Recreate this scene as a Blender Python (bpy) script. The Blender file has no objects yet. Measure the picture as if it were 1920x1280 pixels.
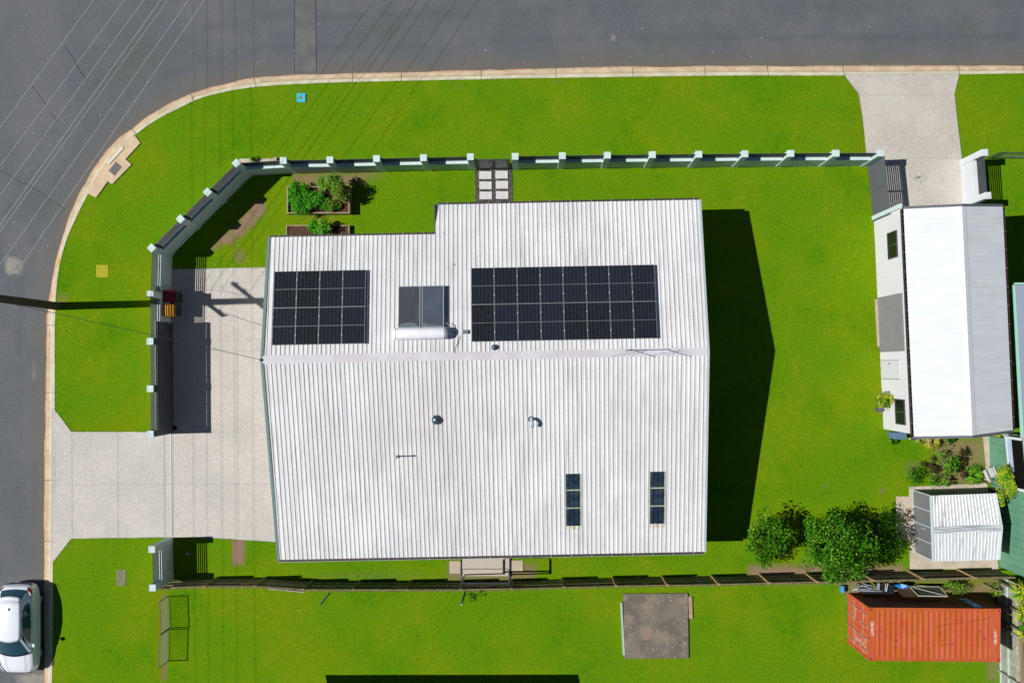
import bpy, math, random
from mathutils import Vector, Matrix, noise as mnoise
from mathutils.geometry import delaunay_2d_cdt
R = random.Random(7)
sc = bpy.context.scene
# ---------------------------------------------------------------- camera: a drone looking straight down
NX, NY, H, F = 997.1, 691.3, 41.52, 1589.5
cam_d = bpy.data.cameras.new('camera'); cam = bpy.data.objects.new('camera', cam_d)
sc.collection.objects.link(cam); sc.camera = cam
cam.location = (0, 0, H); cam.rotation_euler = (0, 0, 0)
cam_d.sensor_width = 36; cam_d.lens = F / 1920 * 36
cam_d.shift_x = (960 - NX) / 1920; cam_d.shift_y = (NY - 640) / 1920
cam_d.clip_end = 2000
# ---------------------------------------------------------------- sky and sun
SUN_EL = math.atan(1.053); SUN_DIR = Vector((1, 0.027, -1.053)).normalized()   # direction the light travels
w = bpy.data.worlds.new("World"); sc.world = w; w.use_nodes = True
nt = w.node_tree; bg = nt.nodes['Background']; sky = nt.nodes.new('ShaderNodeTexSky')
sky.sky_type = 'NISHITA'; sky.sun_disc = False; sky.sun_elevation = SUN_EL
sky.sun_rotation = math.radians(270 + math.degrees(0.027)); sky.air_density = 0.65; sky.dust_density = 0.0; sky.ozone_density = 3.0
nt.links.new(sky.outputs[0], bg.inputs[0]); bg.inputs[1].default_value = 0.05
sun_d = bpy.data.lights.new('sun', 'SUN'); sun_d.energy = 5.0; sun_d.angle = math.radians(0.5); sun_d.color = (1, 0.965, 0.91)
sun = bpy.data.objects.new('sun', sun_d); sc.collection.objects.link(sun)
sun.rotation_euler = (-SUN_DIR).to_track_quat('Z', 'Y').to_euler(); sun.location = (-40, 0, 40)
sc.view_settings.view_transform = 'Standard'; sc.view_settings.look = 'None'
sc.view_settings.exposure = 0.08; sc.view_settings.gamma = 1

def W(px, py, z=0.0):
    """survey plan point (plan units as read on the photo) standing at height z -> metres"""
    k = (H - z) / F
    return Vector(((px - NX) * k, -(py - NY) * k, z))

# ---------------------------------------------------------------- object helpers
def tag(o, label=None, cat=None, group=None, kind=None):
    if label: o['label'] = label
    if cat: o['category'] = cat
    if group: o['group'] = group
    if kind: o['kind'] = kind
    return o
def thing(name, label, cat, loc=(0, 0, 0), group=None, rot=None, mat=None):
    o = bpy.data.objects.new(name, None); sc.collection.objects.link(o); o.empty_display_size = .3
    if mat is not None: o.matrix_world = mat
    else:
        o.location = loc
        if rot: o.rotation_euler = rot
    o['org'] = tuple(loc)
    return tag(o, label, cat, group)
def copy_tree(o, parent=None):
    c = o.copy(); sc.collection.objects.link(c); c.parent = parent
    for ch in list(o.children): copy_tree(ch, c)
    return c

class MB:
    def __init__(s): s.v = []; s.f = []; s.m = []
    def add(s, vs, fs, mi=0):
        b = len(s.v); s.v += [tuple(v) for v in vs]
        for f in fs: s.f.append([i + b for i in f]); s.m.append(mi)
        return s
    def box(s, a, b, mi=0):
        x0, y0, z0 = a; x1, y1, z1 = b
        vs = [(x, y, z) for z in (z0, z1) for y in (y0, y1) for x in (x0, x1)]
        return s.add(vs, [(0, 2, 3, 1), (4, 5, 7, 6), (0, 1, 5, 4), (2, 6, 7, 3), (0, 4, 6, 2), (1, 3, 7, 5)], mi)
    def prism(s, poly, z0, z1, mi=0):
        """poly: list of (x,y) ccw"""
        ar = sum(poly[i][0] * poly[(i + 1) % len(poly)][1] - poly[(i + 1) % len(poly)][0] * poly[i][1] for i in range(len(poly)))
        if ar < 0: poly = poly[::-1]
        n = len(poly); vs = [(p[0], p[1], z0) for p in poly] + [(p[0], p[1], z1) for p in poly]
        fs = [tuple(range(n - 1, -1, -1)), tuple(range(n, 2 * n))] + [(i, (i + 1) % n, n + (i + 1) % n, n + i) for i in range(n)]
        return s.add(vs, fs, mi)
    def wall(s, p0, p1, a, b, z0, z1, mi=0):
        """box along p0->p1; a..b = offsets to the right hand side"""
        d = Vector((p1[0] - p0[0], p1[1] - p0[1])).normalized(); n = Vector((d.y, -d.x))
        P = [(p0[0] + n.x * a, p0[1] + n.y * a), (p1[0] + n.x * a, p1[1] + n.y * a), (p1[0] + n.x * b, p1[1] + n.y * b), (p0[0] + n.x * b, p0[1] + n.y * b)]
        return s.prism(P, z0, z1, mi)
    def tube(s, pts, r, seg=6, mi=0, caps=True, r1=None):
        pts = [Vector(p) for p in pts]; n = len(pts); b = []
        for i, p in enumerate(pts):
            d = (pts[min(i + 1, n - 1)] - pts[max(i - 1, 0)]).normalized()
            u = d.cross(Vector((0, 0, 1)));
            if u.length < 1e-3: u = Vector((1, 0, 0))
            u.normalize(); v = d.cross(u)
            rr = r if r1 is None else r + (r1 - r) * i / (n - 1)
            b += [p + (u * math.cos(t) + v * math.sin(t)) * rr for t in [2 * math.pi * k / seg for k in range(seg)]]
        fs = [(i * seg + k, i * seg + (k + 1) % seg, (i + 1) * seg + (k + 1) % seg, (i + 1) * seg + k) for i in range(n - 1) for k in range(seg)]
        if caps: fs += [tuple(range(seg))[::-1], tuple((n - 1) * seg + k for k in range(seg))]
        return s.add(b, fs, mi)
    def lathe(s, c, prof, seg=16, mi=0):
        """prof: [(r,z)...] about a vertical axis at c"""
        vs = [(c[0] + r * math.cos(2 * math.pi * k / seg), c[1] + r * math.sin(2 * math.pi * k / seg), c[2] + z) for r, z in prof for k in range(seg)]
        n = len(prof)
        fs = [(i * seg + k, i * seg + (k + 1) % seg, (i + 1) * seg + (k + 1) % seg, (i + 1) * seg + k) for i in range(n - 1) for k in range(seg)]
        fs += [tuple(range(seg))[::-1], tuple((n - 1) * seg + k for k in range(seg))]
        return s.add(vs, fs, mi)
    def build(s, name, mats, parent=None, smooth=False, bevel=0, local=False):
        if not isinstance(mats, (list, tuple)): mats = [mats]
        me = bpy.data.meshes.new(name); vs = s.v
        if parent is not None and not local:
            q = parent
            while q.parent: q = q.parent
            o0 = q['org']; vs = [(a - o0[0], b - o0[1], c - o0[2]) for a, b, c in vs]
        me.from_pydata(vs, [], s.f); me.update()
        for m in mats: me.materials.append(m)
        if len(mats) > 1: me.polygons.foreach_set('material_index', s.m)
        if smooth: me.polygons.foreach_set('use_smooth', [True] * len(me.polygons))
        o = bpy.data.objects.new(name, me); sc.collection.objects.link(o)
        if parent is not None: o.parent = parent
        if bevel:
            b = o.modifiers.new('bevel', 'BEVEL'); b.width = bevel; b.segments = 2; b.limit_method = 'ANGLE'
        return o

# ---------------------------------------------------------------- materials
def mat(name, c, rough=.7, c2=None, ns=3.0, lo=.4, hi=.6, fine=0.0, fs=40.0, bump=0.0, bs=30.0, metal=0.0, spec=.5, c3=None, n3=1.0, lo3=.55, hi3=.7, stretch=None, trans=0, coat=0):
    m = bpy.data.materials.new(name); m.use_nodes = True; t = m.node_tree; N = t.nodes; L = t.links
    b = N['Principled BSDF']; b.inputs['Roughness'].default_value = rough; b.inputs['Metallic'].default_value = metal
    b.inputs['Specular IOR Level'].default_value = spec; b.inputs['Base Color'].default_value = (*c, 1)
    if coat: b.inputs['Coat Weight'].default_value = coat; b.inputs['Coat Roughness'].default_value = .05
    if trans: b.inputs['Transmission Weight'].default_value = trans
    co = N.new('ShaderNodeTexCoord'); vec = co.outputs['Object']
    if stretch:
        mp = N.new('ShaderNodeMapping'); mp.inputs['Scale'].default_value = stretch; L.new(vec, mp.inputs[0]); vec = mp.outputs[0]
    def nz(scale, det=4):
        n = N.new('ShaderNodeTexNoise'); n.inputs['Scale'].default_value = scale; n.inputs['Detail'].default_value = det
        n.inputs['Roughness'].default_value = .62; L.new(vec, n.inputs['Vector']); return n.outputs[0]
    def ramp(x, a, bb):
        r = N.new('ShaderNodeMapRange'); r.inputs[1].default_value = a; r.inputs[2].default_value = bb; r.interpolation_type = 'SMOOTHSTEP'; L.new(x, r.inputs[0]); return r.outputs[0]
    def mix(f, a, bb, mode='MIX'):
        x = N.new('ShaderNodeMix'); x.data_type = 'RGBA'; x.blend_type = mode
        if isinstance(f, float): x.inputs[0].default_value = f
        else: L.new(f, x.inputs[0])
        for i, q in ((6, a), (7, bb)):
            if isinstance(q, tuple): x.inputs[i].default_value = (*q, 1)
            else: L.new(q, x.inputs[i])
        return x.outputs[2]
    col = tuple(c)
    if c2: col = mix(ramp(nz(ns), lo, hi), col, tuple(c2))
    if c3: col = mix(ramp(nz(n3, 6), lo3, hi3), col, tuple(c3))
    if fine:
        g = ramp(nz(fs, 3), .3, .7); g2 = N.new('ShaderNodeMapRange'); g2.inputs[3].default_value = 1 - fine; g2.inputs[4].default_value = 1 + fine
        L.new(g, g2.inputs[0]); cc = N.new('ShaderNodeCombineColor')
        for i in range(3): L.new(g2.outputs[0], cc.inputs[i])
        col = mix(1.0, col, cc.outputs[0], 'MULTIPLY')
    if not isinstance(col, tuple): L.new(col, b.inputs['Base Color'])
    if bump:
        bp = N.new('ShaderNodeBump'); bp.inputs['Strength'].default_value = bump; bp.inputs['Distance'].default_value = .02
        L.new(nz(bs, 3), bp.inputs['Height']); L.new(bp.outputs[0], b.inputs['Normal'])
    m['h'] = 1
    return m, (N, L, b, vec, nz, ramp, mix, col)
def MT(*a, **k): return mat(*a, **k)[0]

white_roof, h_ = mat('painted_steel_roof', (.60, .605, .62), .55, c2=(.66, .665, .68), ns=.5, fine=.05, fs=12)
N_, L_, b_, vec_, nz_, ramp_, mix_, col_ = h_
mp = N_.new('ShaderNodeMapping'); mp.inputs['Scale'].default_value = (6, .18, 1); L_.new(vec_, mp.inputs[0])
sn = N_.new('ShaderNodeTexNoise'); sn.inputs['Scale'].default_value = 1.6; sn.inputs['Detail'].default_value = 5; L_.new(mp.outputs[0], sn.inputs['Vector'])
col_ = mix_(ramp_(sn.outputs[0], .50, .80), col_, (.42, .41, .42))
_r = Vector((0, 0, 0))
for (cx_, cy_, rad_, cc_) in [(-5.0 , -2.6, 4.6, (.47, .40, .34)), (5.5, -3.0, 4.0, (.47, .45, .43)), (-3.45, 4.65, .10, (.42, .22, .08)), (-3.95, 6.1, .08, (.42, .28, .15))]:
    mp_ = N_.new('ShaderNodeMapping'); mp_.inputs['Location'].default_value = (-(cx_ + 1.81) / rad_, -(cy_ + .61) / rad_, 0); mp_.inputs['Scale'].default_value = (1 / rad_, 1 / rad_, 0); L_.new(vec_, mp_.inputs[0])
    ln_ = N_.new('ShaderNodeVectorMath'); ln_.operation = 'LENGTH'; L_.new(mp_.outputs[0], ln_.inputs[0])
    ml_ = N_.new('ShaderNodeMath'); ml_.operation = 'MULTIPLY_ADD'; ml_.inputs[1].default_value = -1; L_.new(ln_.outputs['Value'], ml_.inputs[0]); L_.new(sn.outputs[0], ml_.inputs[2])
    ad_ = N_.new('ShaderNodeMath'); ad_.operation = 'MULTIPLY'; ad_.inputs[1].default_value = .26 if rad_ > 1 else .8; L_.new(ramp_(ml_.outputs[0], -.45, .35), ad_.inputs[0]); col_ = mix_(ad_.outputs[0], col_, cc_)
mq = N_.new('ShaderNodeMapping'); mq.inputs['Rotation'].default_value = (0, 0, -.019); L_.new(vec_, mq.inputs[0])
sx_ = N_.new('ShaderNodeSeparateXYZ'); L_.new(mq.outputs[0], sx_.inputs[0]); dv_ = N_.new('ShaderNodeMath'); dv_.operation = 'DIVIDE'; dv_.inputs[1].default_value = .801; L_.new(sx_.outputs[0], dv_.inputs[0])
fl_ = N_.new('ShaderNodeMath'); fl_.operation = 'FLOOR'; L_.new(dv_.outputs[0], fl_.inputs[0]); wn_ = N_.new('ShaderNodeTexWhiteNoise'); wn_.noise_dimensions = '1D'; L_.new(fl_.outputs[0], wn_.inputs['W'])
rg_ = N_.new('ShaderNodeMapRange'); rg_.inputs[3].default_value = .95; rg_.inputs[4].default_value = 1.04; L_.new(wn_.outputs[0], rg_.inputs[0]); cb_ = N_.new('ShaderNodeCombineColor')
for i_ in range(3): L_.new(rg_.outputs[0], cb_.inputs[i_])
col_ = mix_(1.0, col_, cb_.outputs[0], 'MULTIPLY')
L_.new(col_, b_.inputs['Base Color'])
smooth_white = MT('ridge_cap_paint', (.62, .615, .65), .45, c2=(.56, .53, .56), ns=.8, fine=.04)
barge_teal = MT('barge_grey_green', (.13, .20, .20), .5, fine=.08)
barge_pale = MT('barge_pale', (.40, .44, .47), .5)
gutter_brown = MT('gutter_dark', (.055, .045, .045), .5)
render_white = MT('white_render', (.54, .67, .65), .85, c2=(.50, .62, .61), ns=1.2, fine=.03, bump=.2, bs=60)
wall_white = MT('wall_white', (.60, .63, .66), .85, c2=(.56, .59, .62), ns=1.2, fine=.03)
slat_grey = MT('dark_aluminium', (.045, .055, .058), .5, c2=(.06, .07, .075), ns=2)
slate = MT('slate_aluminium', (.10, .105, .125), .5)
panel_grey = MT('screen_grey', (.16, .17, .18), .45)
concrete = MT('exposed_aggregate', (.515, .48, .445), .9, c2=(.47, .445, .41), ns=.4, fine=.15, fs=15, bump=.4, bs=25, c3=(.42, .38, .34), n3=.9, lo3=.6, hi3=.85)
concrete_warm = MT('warm_aggregate', (.49, .46, .41), .9, c2=(.44, .41, .37), ns=.5, fine=.15, fs=15, bump=.4, bs=25)
joint = MT('joint_line', (.36, .33, .31), .9)
beige_slab = MT('beige_concrete', (.50, .43, .35), .9, c2=(.42, .36, .28), ns=1.5, fine=.1, fs=20)
kerb_m = MT('kerb_concrete', (.56, .45, .30), .9, c2=(.47, .36, .23), ns=1.3, fine=.14, fs=20, c3=(.36, .31, .22), n3=.8, lo3=.58, hi3=.72)
kerb_top_m = MT('kerb_back_concrete', (.58, .55, .42), .9, c2=(.5, .46, .33), ns=1.5, fine=.1)
kerb_edge_m = MT('kerb_lip_stained', (.42, .24, .16), .9, c2=(.50, .36, .25), ns=5, fine=.25, fs=30)
asph_patch = MT('asphalt_patch', (.098, .104, .104), .9, c2=(.125, .128, .128), ns=1.2, fine=.16, fs=18, bump=.3)
crack_m = MT('crack_seal', (.03, .03, .033), .8)
black_rubber = MT('black_rubber', (.012, .012, .013), .6)
black_plastic = MT('black_plastic', (.015, .017, .02), .4)
steel_pale = MT('galvanised', (.42, .46, .46), .45, metal=.4)
steel_dark = MT('dark_steel', (.06, .065, .08), .4, metal=.3)
vent_m = MT('vent_blue_grey', (.07, .10, .13), .3, metal=.4)
soil = MT('garden_soil', (.06, .024, .014), .95, c2=(.10, .042, .024), ns=14, fine=.35, fs=50, bump=.8, bs=40)
timber_pale = MT('pale_sleeper', (.42, .31, .20), .85, c2=(.3, .21, .14), ns=6, fine=.12, stretch=(1, 1, 4))
timber_old = MT('weathered_paling', (.18, .145, .062), .9, c2=(.26, .21, .12), ns=9, fine=.25, fs=30)
timber_rail = MT('pine_rail', (.46, .42, .28), .85, c2=(.32, .28, .17), ns=3, fine=.15)
timber_green = MT('treated_post', (.20, .19, .06), .85, c2=(.28, .22, .09), ns=4)
timber_tan = MT('tan_post', (.36, .24, .11), .85, c2=(.28, .20, .09), ns=4)
grey_board = MT('grey_board', (.26, .25, .22), .9, c2=(.34, .37, .31), ns=5, fine=.2, fs=25)
bark = MT('bark', (.10, .07, .045), .9, fine=.3, fs=30)
pole_m = MT('pole_timber', (.045, .033, .025), .9, c2=(.08, .06, .045), ns=5, fine=.3, stretch=(4, 4, .6))
wire_m = MT('aluminium_wire', (.48, .54, .56), .6)
cable_m = MT('black_cable', (.02, .02, .02), .6)
brown_dirt = MT('bare_earth', (.25, .17, .12), .95, c2=(.18, .14, .06), ns=4, fine=.25)
def leaf(name, c, c2, rough=.6, spec=.12):
    m, h = mat(name, c, rough, c2=c2, ns=5, fine=.25, fs=14, spec=spec)
    h[2].inputs['Subsurface Weight'].default_value = 0
    return m
leaf_deep = leaf('glossy_dark_leaf', (.012, .055, .001), (.034, .125, .002), .65, .10)
leaf_mid = leaf('green_leaf', (.035, .17, .003), (.075, .27, .006))
leaf_shade = leaf('shaded_leaf', (.008, .034, .001), (.020, .070, .002))  # leaf green darkened: the third tree's shade is put into the colour
leaf_lime = leaf('lime_leaf', (.12, .26, .02), (.20, .32, .03))
leaf_yellow = leaf('yellow_leaf', (.50, .46, .02), (.26, .34, .02))
leaf_dry = leaf('dry_blade', (.40, .28, .09), (.24, .22, .06))
leaf_herb = leaf('herb_leaf', (.022, .20, .004), (.06, .32, .012))
leaf_olive = leaf('olive_leaf', (.11, .19, .02), (.17, .20, .035))

def attr_mix(h, attr, col, col2, nscale=6, edge=.25, a=.35, bb=.6):
    """mix col2 over col where the mesh attribute (plus ragged noise) is high"""
    N, L, b, vec, nz, ramp, mix, _ = h
    at = N.new('ShaderNodeAttribute'); at.attribute_name = attr
    m1 = N.new('ShaderNodeMath'); m1.operation = 'MULTIPLY_ADD'; m1.inputs[1].default_value = edge * 2; m1.inputs[2].default_value = -edge
    L.new(nz(nscale, 5), m1.inputs[0])
    m2 = N.new('ShaderNodeMath'); m2.operation = 'ADD'; L.new(at.outputs['Fac'], m2.inputs[0]); L.new(m1.outputs[0], m2.inputs[1])
    return mix(ramp(m2.outputs[0], a, bb), col, col2)
lawn_m, h = mat('lawn', (.100, .238, .006), .9, c2=(.165, .248, .0055), ns=.22, lo=.40, hi=.62, c3=(.068, .205, .004), n3=.30, lo3=.48, hi3=.66, fine=.22, fs=9, bump=.6, bs=22, spec=.0)
col = h[7]
g = h[5](h[4](2.6, 6), .35, .7); col = h[6](g, col, (.118, .240, .003))
g = h[5](h[4](14, 4), .60, .72); col = h[6](g, col, (.20, .25, .02))
g = h[5](h[4](34, 2), .36, .66); col = h[6](g, h[6](1.0, col, (.66, .70, .6), 'MULTIPLY'), h[6](1.0, col, (1.16, 1.12, 1.2), 'MULTIPLY'))
col = attr_mix(h, 'warm', col, (.175, .19, .003), 4, .55, .3, 1.25)
col = attr_mix(h, 'dirt', col, (.17, .155, .05), 5, .4, .25, .8)
col = attr_mix(h, 'dirt', col, (.25, .17, .12), 11, .55, .5, .95)
h[1].new(col, h[2].inputs['Base Color'])
road_m, h = mat('asphalt', (.094, .104, .120), .88, c2=(.116, .122, .130), ns=.35, lo=.4, hi=.65, c3=(.082, .10, .095), n3=.22, lo3=.5, hi3=.7, fine=.12, fs=16, bump=.35, bs=40)
col = h[7]
col = attr_mix(h, 'dust', col, (.125, .112, .095), 1.5, .35, .2, 1.0)
col = attr_mix(h, 'pale', col, (.27, .25, .22), 5, .3, .4, .9)
col = attr_mix(h, 'lane', col, (.078, .087, .100), 1.2, .3, .3, 1.1)
gq = h[5](h[4](60, 2), .35, .7); col = h[6](gq, h[6](1.0, col, (.86, .86, .86), 'MULTIPLY'), h[6](1.0, col, (1.12, 1.12, 1.12), 'MULTIPLY'))
v = h[0].new('ShaderNodeTexVoronoi'); v.inputs['Scale'].default_value = .95; h[1].new(h[3], v.inputs['Vector'])
col = h[6](h[5](v.outputs['Distance'], .028, .018), col, (.5, .5, .48))
h[1].new(col, h[2].inputs['Base Color'])

# ---------------------------------------------------------------- sheets with inner points (for soil, dust)
def inside(p, poly):
    x, y = p; c = False; n = len(poly); j = n - 1
    for i in range(n):
        xi, yi = poly[i]; xj, yj = poly[j]
        if (yi > y) != (yj > y) and x < (xj - xi) * (y - yi) / (yj - yi) + xi: c = not c
        j = i
    return c
def sheet(name, poly, z, m, step=None, attrs=None, parent=None, dz=0, area=None):
    """flat sheet: polygon in metres, inner points every step"""
    pts = [Vector(p[:2]) for p in poly]; edges = [(i, (i + 1) % len(pts)) for i in range(len(pts))]
    if step:
        xs = [p[0] for p in poly]; ys = [p[1] for p in poly]
        x0, x1, y0, y1 = area or (min(xs), max(xs), min(ys), max(ys))
        y = y0 + step / 2
        while y < y1:
            x = x0 + step / 2
            while x < x1:
                q = (x + R.uniform(-.2, .2) * step, y + R.uniform(-.2, .2) * step)
                if inside(q, poly): pts.append(Vector(q))
                x += step
            y += step
    vo, eo, fo, *_ = delaunay_2d_cdt(pts, edges, [], 1, 1e-5)
    me = bpy.data.meshes.new(name)
    me.from_pydata([(p.x, p.y, z + (dz * mnoise.noise((p.x * .3, p.y * .3, 0)) if dz else 0)) for p in vo], [], [list(f) for f in fo]); me.update()
    if me.polygons and me.polygons[0].normal.z < 0: me.flip_normals()
    me.materials.append(m)
    for an, fn in (attrs or {}).items():
        a = me.attributes.new(an, 'FLOAT', 'POINT'); a.data.foreach_set('value', [fn(p.x, p.y) for p in vo])
    o = bpy.data.objects.new(name, me); sc.collection.objects.link(o)
    if parent: o.parent = parent
    return o
def wxy(px, py): v = W(px, py); return (v.x, v.y)

# ---------------------------------------------------------------- kerb lines
KI = [(98, 1420), (98, 1280), (99.5, 1060), (102, 900), (103, 770), (103, 640), (104, 590), (106, 545), (110, 510), (115, 485), (125, 450), (140, 415), (162, 370), (182, 335), (205, 301), (230, 274), (256, 252), (290, 227), (332, 205), (375, 185), (425, 172), (480, 163.5), (577, 157), (752, 152), (902, 149), (960, 147.5), (1140, 145), (1322, 142.5), (1440, 142), (1582, 142), (1799, 140), (1920, 138), (2300, 134)]
KO = [(82, 1420), (81, 1280), (81, 1060), (81, 900), (83, 770), (84.5, 640), (86.5, 590), (92, 545), (98.5, 510), (104, 485), (113.5, 450), (125.5, 412), (144, 368), (163, 333), (187, 297), (213, 266), (245, 241), (280, 214), (322, 190), (368, 171), (418, 157), (475, 145), (575, 138.5), (752, 134.5), (902, 130.5), (960, 129), (1140, 125), (1322, 122.5), (1440, 122.5), (1582, 122.5), (1799, 122), (1920, 121), (2300, 118)]
def dens(a, n=4):
    o = []
    for i in range(len(a) - 1):
        p0 = a[max(i - 1, 0)]; p1 = a[i]; p2 = a[i + 1]; p3 = a[min(i + 2, len(a) - 1)]
        for k in range(n):
            t = k / n
            o.append(tuple(.5 * (2 * p1[j] + (p2[j] - p0[j]) * t + (2 * p0[j] - 5 * p1[j] + 4 * p2[j] - p3[j]) * t * t + (3 * p1[j] - p0[j] - 3 * p2[j] + p3[j]) * t ** 3) for j in (0, 1)))
    o.append(a[-1]); return o
KI = [wxy(*p) for p in dens(KI)]; KO = [wxy(*p) for p in dens(KO)]
def kdist(x, y, K=KO):
    b = 1e9
    for i in range(0, len(K) - 1):
        ax, ay = K[i]; bx, by = K[i + 1]; dx = bx - ax; dy = by - ay
        t = max(0, min(1, ((x - ax) * dx + (y - ay) * dy) / (dx * dx + dy * dy + 1e-9)))
        d = (x - ax - t * dx) ** 2 + (y - ay - t * dy) ** 2
        if d < b: b = d
    return math.sqrt(b)
ground = MB().add([(-400, -400, -.2), (400, -400, -.2), (400, 400, -.2), (-400, 400, -.2)], [(0, 1, 2, 3)]).build('ground', MT('far_ground', (.09, .15, .02), .95, c2=(.14, .13, .07), ns=.05))
tag(ground, kind='structure')
ZR = -.105
def blob(cx, cy, rx, ry, s=1.0):
    c = W(cx, cy); rx /= 38.3; ry /= 38.3
    return lambda x, y: s * max(0, 1 - ((x - c.x) / rx) ** 2 - ((y - c.y) / ry) ** 2) ** .7 if abs(x - c.x) < rx and abs(y - c.y) < ry else 0
PALE = [blob(22, 500, 26, 34), blob(65, 700, 14, 40, .7), blob(1018, 62, 10, 9, .9), blob(1148, 74, 13, 16, .9), blob(55, 1275, 55, 26, .9), blob(75, 540, 14, 50, .6), blob(1660, 120, 160, 7, .7), blob(395, 150, 20, 8, .6), blob(860, 104, 60, 8, .35)]
def LANE(x, y):
    d = kdist(x, y) if abs(x) < 28 and abs(y) < 21 else 0
    return max(math.exp(-((d - c_) / .32) ** 2) for c_ in (1.35, 2.85)) * .8
rp = [wxy(-500, 1420)] + KO + [wxy(2300, -500), wxy(-500, -500)]
# the road continues a little under the kerb tray
road = sheet('road', [(-200, -60)] + [(-200, 200), (200, 200), (200, KO[-1][1])] + KO[::-1] + [(KO[0][0], -60)], ZR, road_m, 0.55,
             {'dust': lambda x, y: .9 * math.exp(-kdist(x, y) / .95) if abs(x) < 30 else 0, 'pale': lambda x, y: max(f(x, y) for f in PALE), 'lane': lambda x, y: LANE(x, y)}, area=(-27, 27, -17, 20))
tag(road, kind='structure')
rpatch = sheet('road_patch', [wxy(552, -60), wxy(588, -60), wxy(592, 136), wxy(552, 137)], ZR + .004, asph_patch); tag(rpatch, kind='structure')
for k, (a, bb, wd) in enumerate([((118, 82), (160, 150), .035), ((58, 160), (84, 196), .03), ((0, 320), (60, 352), .03), ((60, 352), (120, 392), .025), ((90, 210), (106, 228), .03), ((551, -20), (551, 137), .03), ((590.5, -20), (592.5, 137), .03)]):
    pa, pb = W(*a), W(*bb); n = 9; c = []; sid = []
    d = (pb - pa).normalized(); nn = Vector((d.y, -d.x, 0))
    top = []; bot = []
    for i in range(n + 1):
        p = pa.lerp(pb, i / n) + nn * R.uniform(-.03, .03) * (k < 5); ww = wd * R.uniform(.4, 1) / 2
        top.append(p + nn * ww); bot.append(p - nn * ww)
    mb = MB(); vs = [(p.x, p.y, ZR + .009) for p in top] + [(p.x, p.y, ZR + .009) for p in bot]
    mb.add(vs, [(i, i + 1, n + 2 + i, n + 1 + i) for i in range(n)])
    tag(mb.build('road_crack', crack_m), kind='structure')
# kerb: stained lip, sloping tray, back strip
n = len(KI); prof = [(0.0, ZR + .006, 2), (.10, ZR + .012, 2), (.12, ZR + .014, 0), (.45, -.075, 0), (.62, -.012, 0), (.68, .012, 1), (1.0, .016, 1), (1.02, -.05, 1)]
kv = []; kf = []; km = []
for i in range(n):
    jit = .05 * mnoise.noise((KO[i][0] * 1.7, KO[i][1] * 1.7, 0))
    for j, (t, z, mi) in enumerate(prof):
        tt = t + (jit * 2 if j == 0 else 0)
        kv.append((KO[i][0] + (KI[i][0] - KO[i][0]) * tt, KO[i][1] + (KI[i][1] - KO[i][1]) * tt, z))
np_ = len(prof)
for i in range(n - 1):
    for j in range(np_ - 1):
        kf.append([i * np_ + j, i * np_ + j + 1, (i + 1) * np_ + j + 1, (i + 1) * np_ + j]); km.append(prof[j][2])
kb = MB(); kb.v = kv; kb.f = [f[::-1] for f in kf]; kb.m = km
kerb = kb.build('kerb', [kerb_m, kerb_top_m, kerb_edge_m]); tag(kerb, kind='structure')
# joints across the kerb
mb = MB()
for i in [4 * 2 + 1, 4 * 3, 4 * 4 + 1, 4 * 5 + 2, 4 * 16, 4 * 19 - 1, 4 * 21, 4 * 22 + 2, 4 * 23, 4 * 24, 4 * 25 + 2, 4 * 26 + 1, 4 * 27, 4 * 28, 4 * 29, 4 * 30, 4 * 31]:
    a, bq = Vector(KO[i]), Vector(KI[i]); d = (bq - a).normalized(); s_ = Vector((d.y, -d.x)) * .012
    pts = [(a + (bq - a) * t, z + .005) for t, z, _ in prof[:7]]
    vs = [(p.x + s_.x, p.y + s_.y, z) for p, z in pts] + [(p.x - s_.x, p.y - s_.y, z) for p, z in pts]
    mb.add(vs, [(j, j + 1, 8 + j, 7 + j) for j in range(6)])
tag(mb.build('kerb_joints', crack_m), kind='structure')
# ---------------------------------------------------------------- lawn
def rectb(x0, y0, x1, y1, s=1.0, f=6):
    a = W(x0, y0); b = W(x1, y1); f = f * 1.7 / 38.3
    def g(x, y):
        d = min(x - a.x, b.x - x, a.y - y, y - b.y)
        return s * max(0, min(1, d / f + .5))
    return g
DIRT = [rectb(545, 322, 690, 352, .75, 10), rectb(433, 1010, 461, 1062, .9, 5), blob(450, 480, 22, 26, .62), blob(484, 392, 22, 26, .9), blob(466, 412, 24, 22, .95), blob(446, 432, 24, 20, .95), blob(424, 448, 26, 18, .9), blob(402, 462, 22, 14, .7), rectb(1400, 1056, 1700, 1096, .9, 14), rectb(1745, 812, 1860, 880, .7, 25), blob(1800, 880, 80, 50, .75),
        blob(385, 165 + 0, 1, 1, 0), blob(862, 165, 9, 10, .6), blob(1050, 153, 11, 8, .65), blob(1235, 152, 8, 6, .6), blob(1005, 370, 9, 9, .6), blob(1550, 910, 14, 12, .55), blob(1655, 918, 16, 12, .6), rectb(1580, 1085, 1860, 1125, .7, 12), blob(700, 1078, 230, 16, .45), rectb(835, 1050, 1010, 1092, .7, 10), blob(560, 175, 14, 16, .5), blob(1620, 1010, 60, 50, .55), rectb(1845, 1080, 1880, 1280, .6, 10),
        blob(118, 560, 20, 24, .55), blob(740, 375, 12, 10, .3), blob(1712, 880, 28, 26, .6), blob(690, 330, 45, 20, .6), rectb(300, 1106, 316, 1280, .62, 5), blob(420, 1110, 60, 8, .4), blob(600, 408, 70, 12, .45)]
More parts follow.
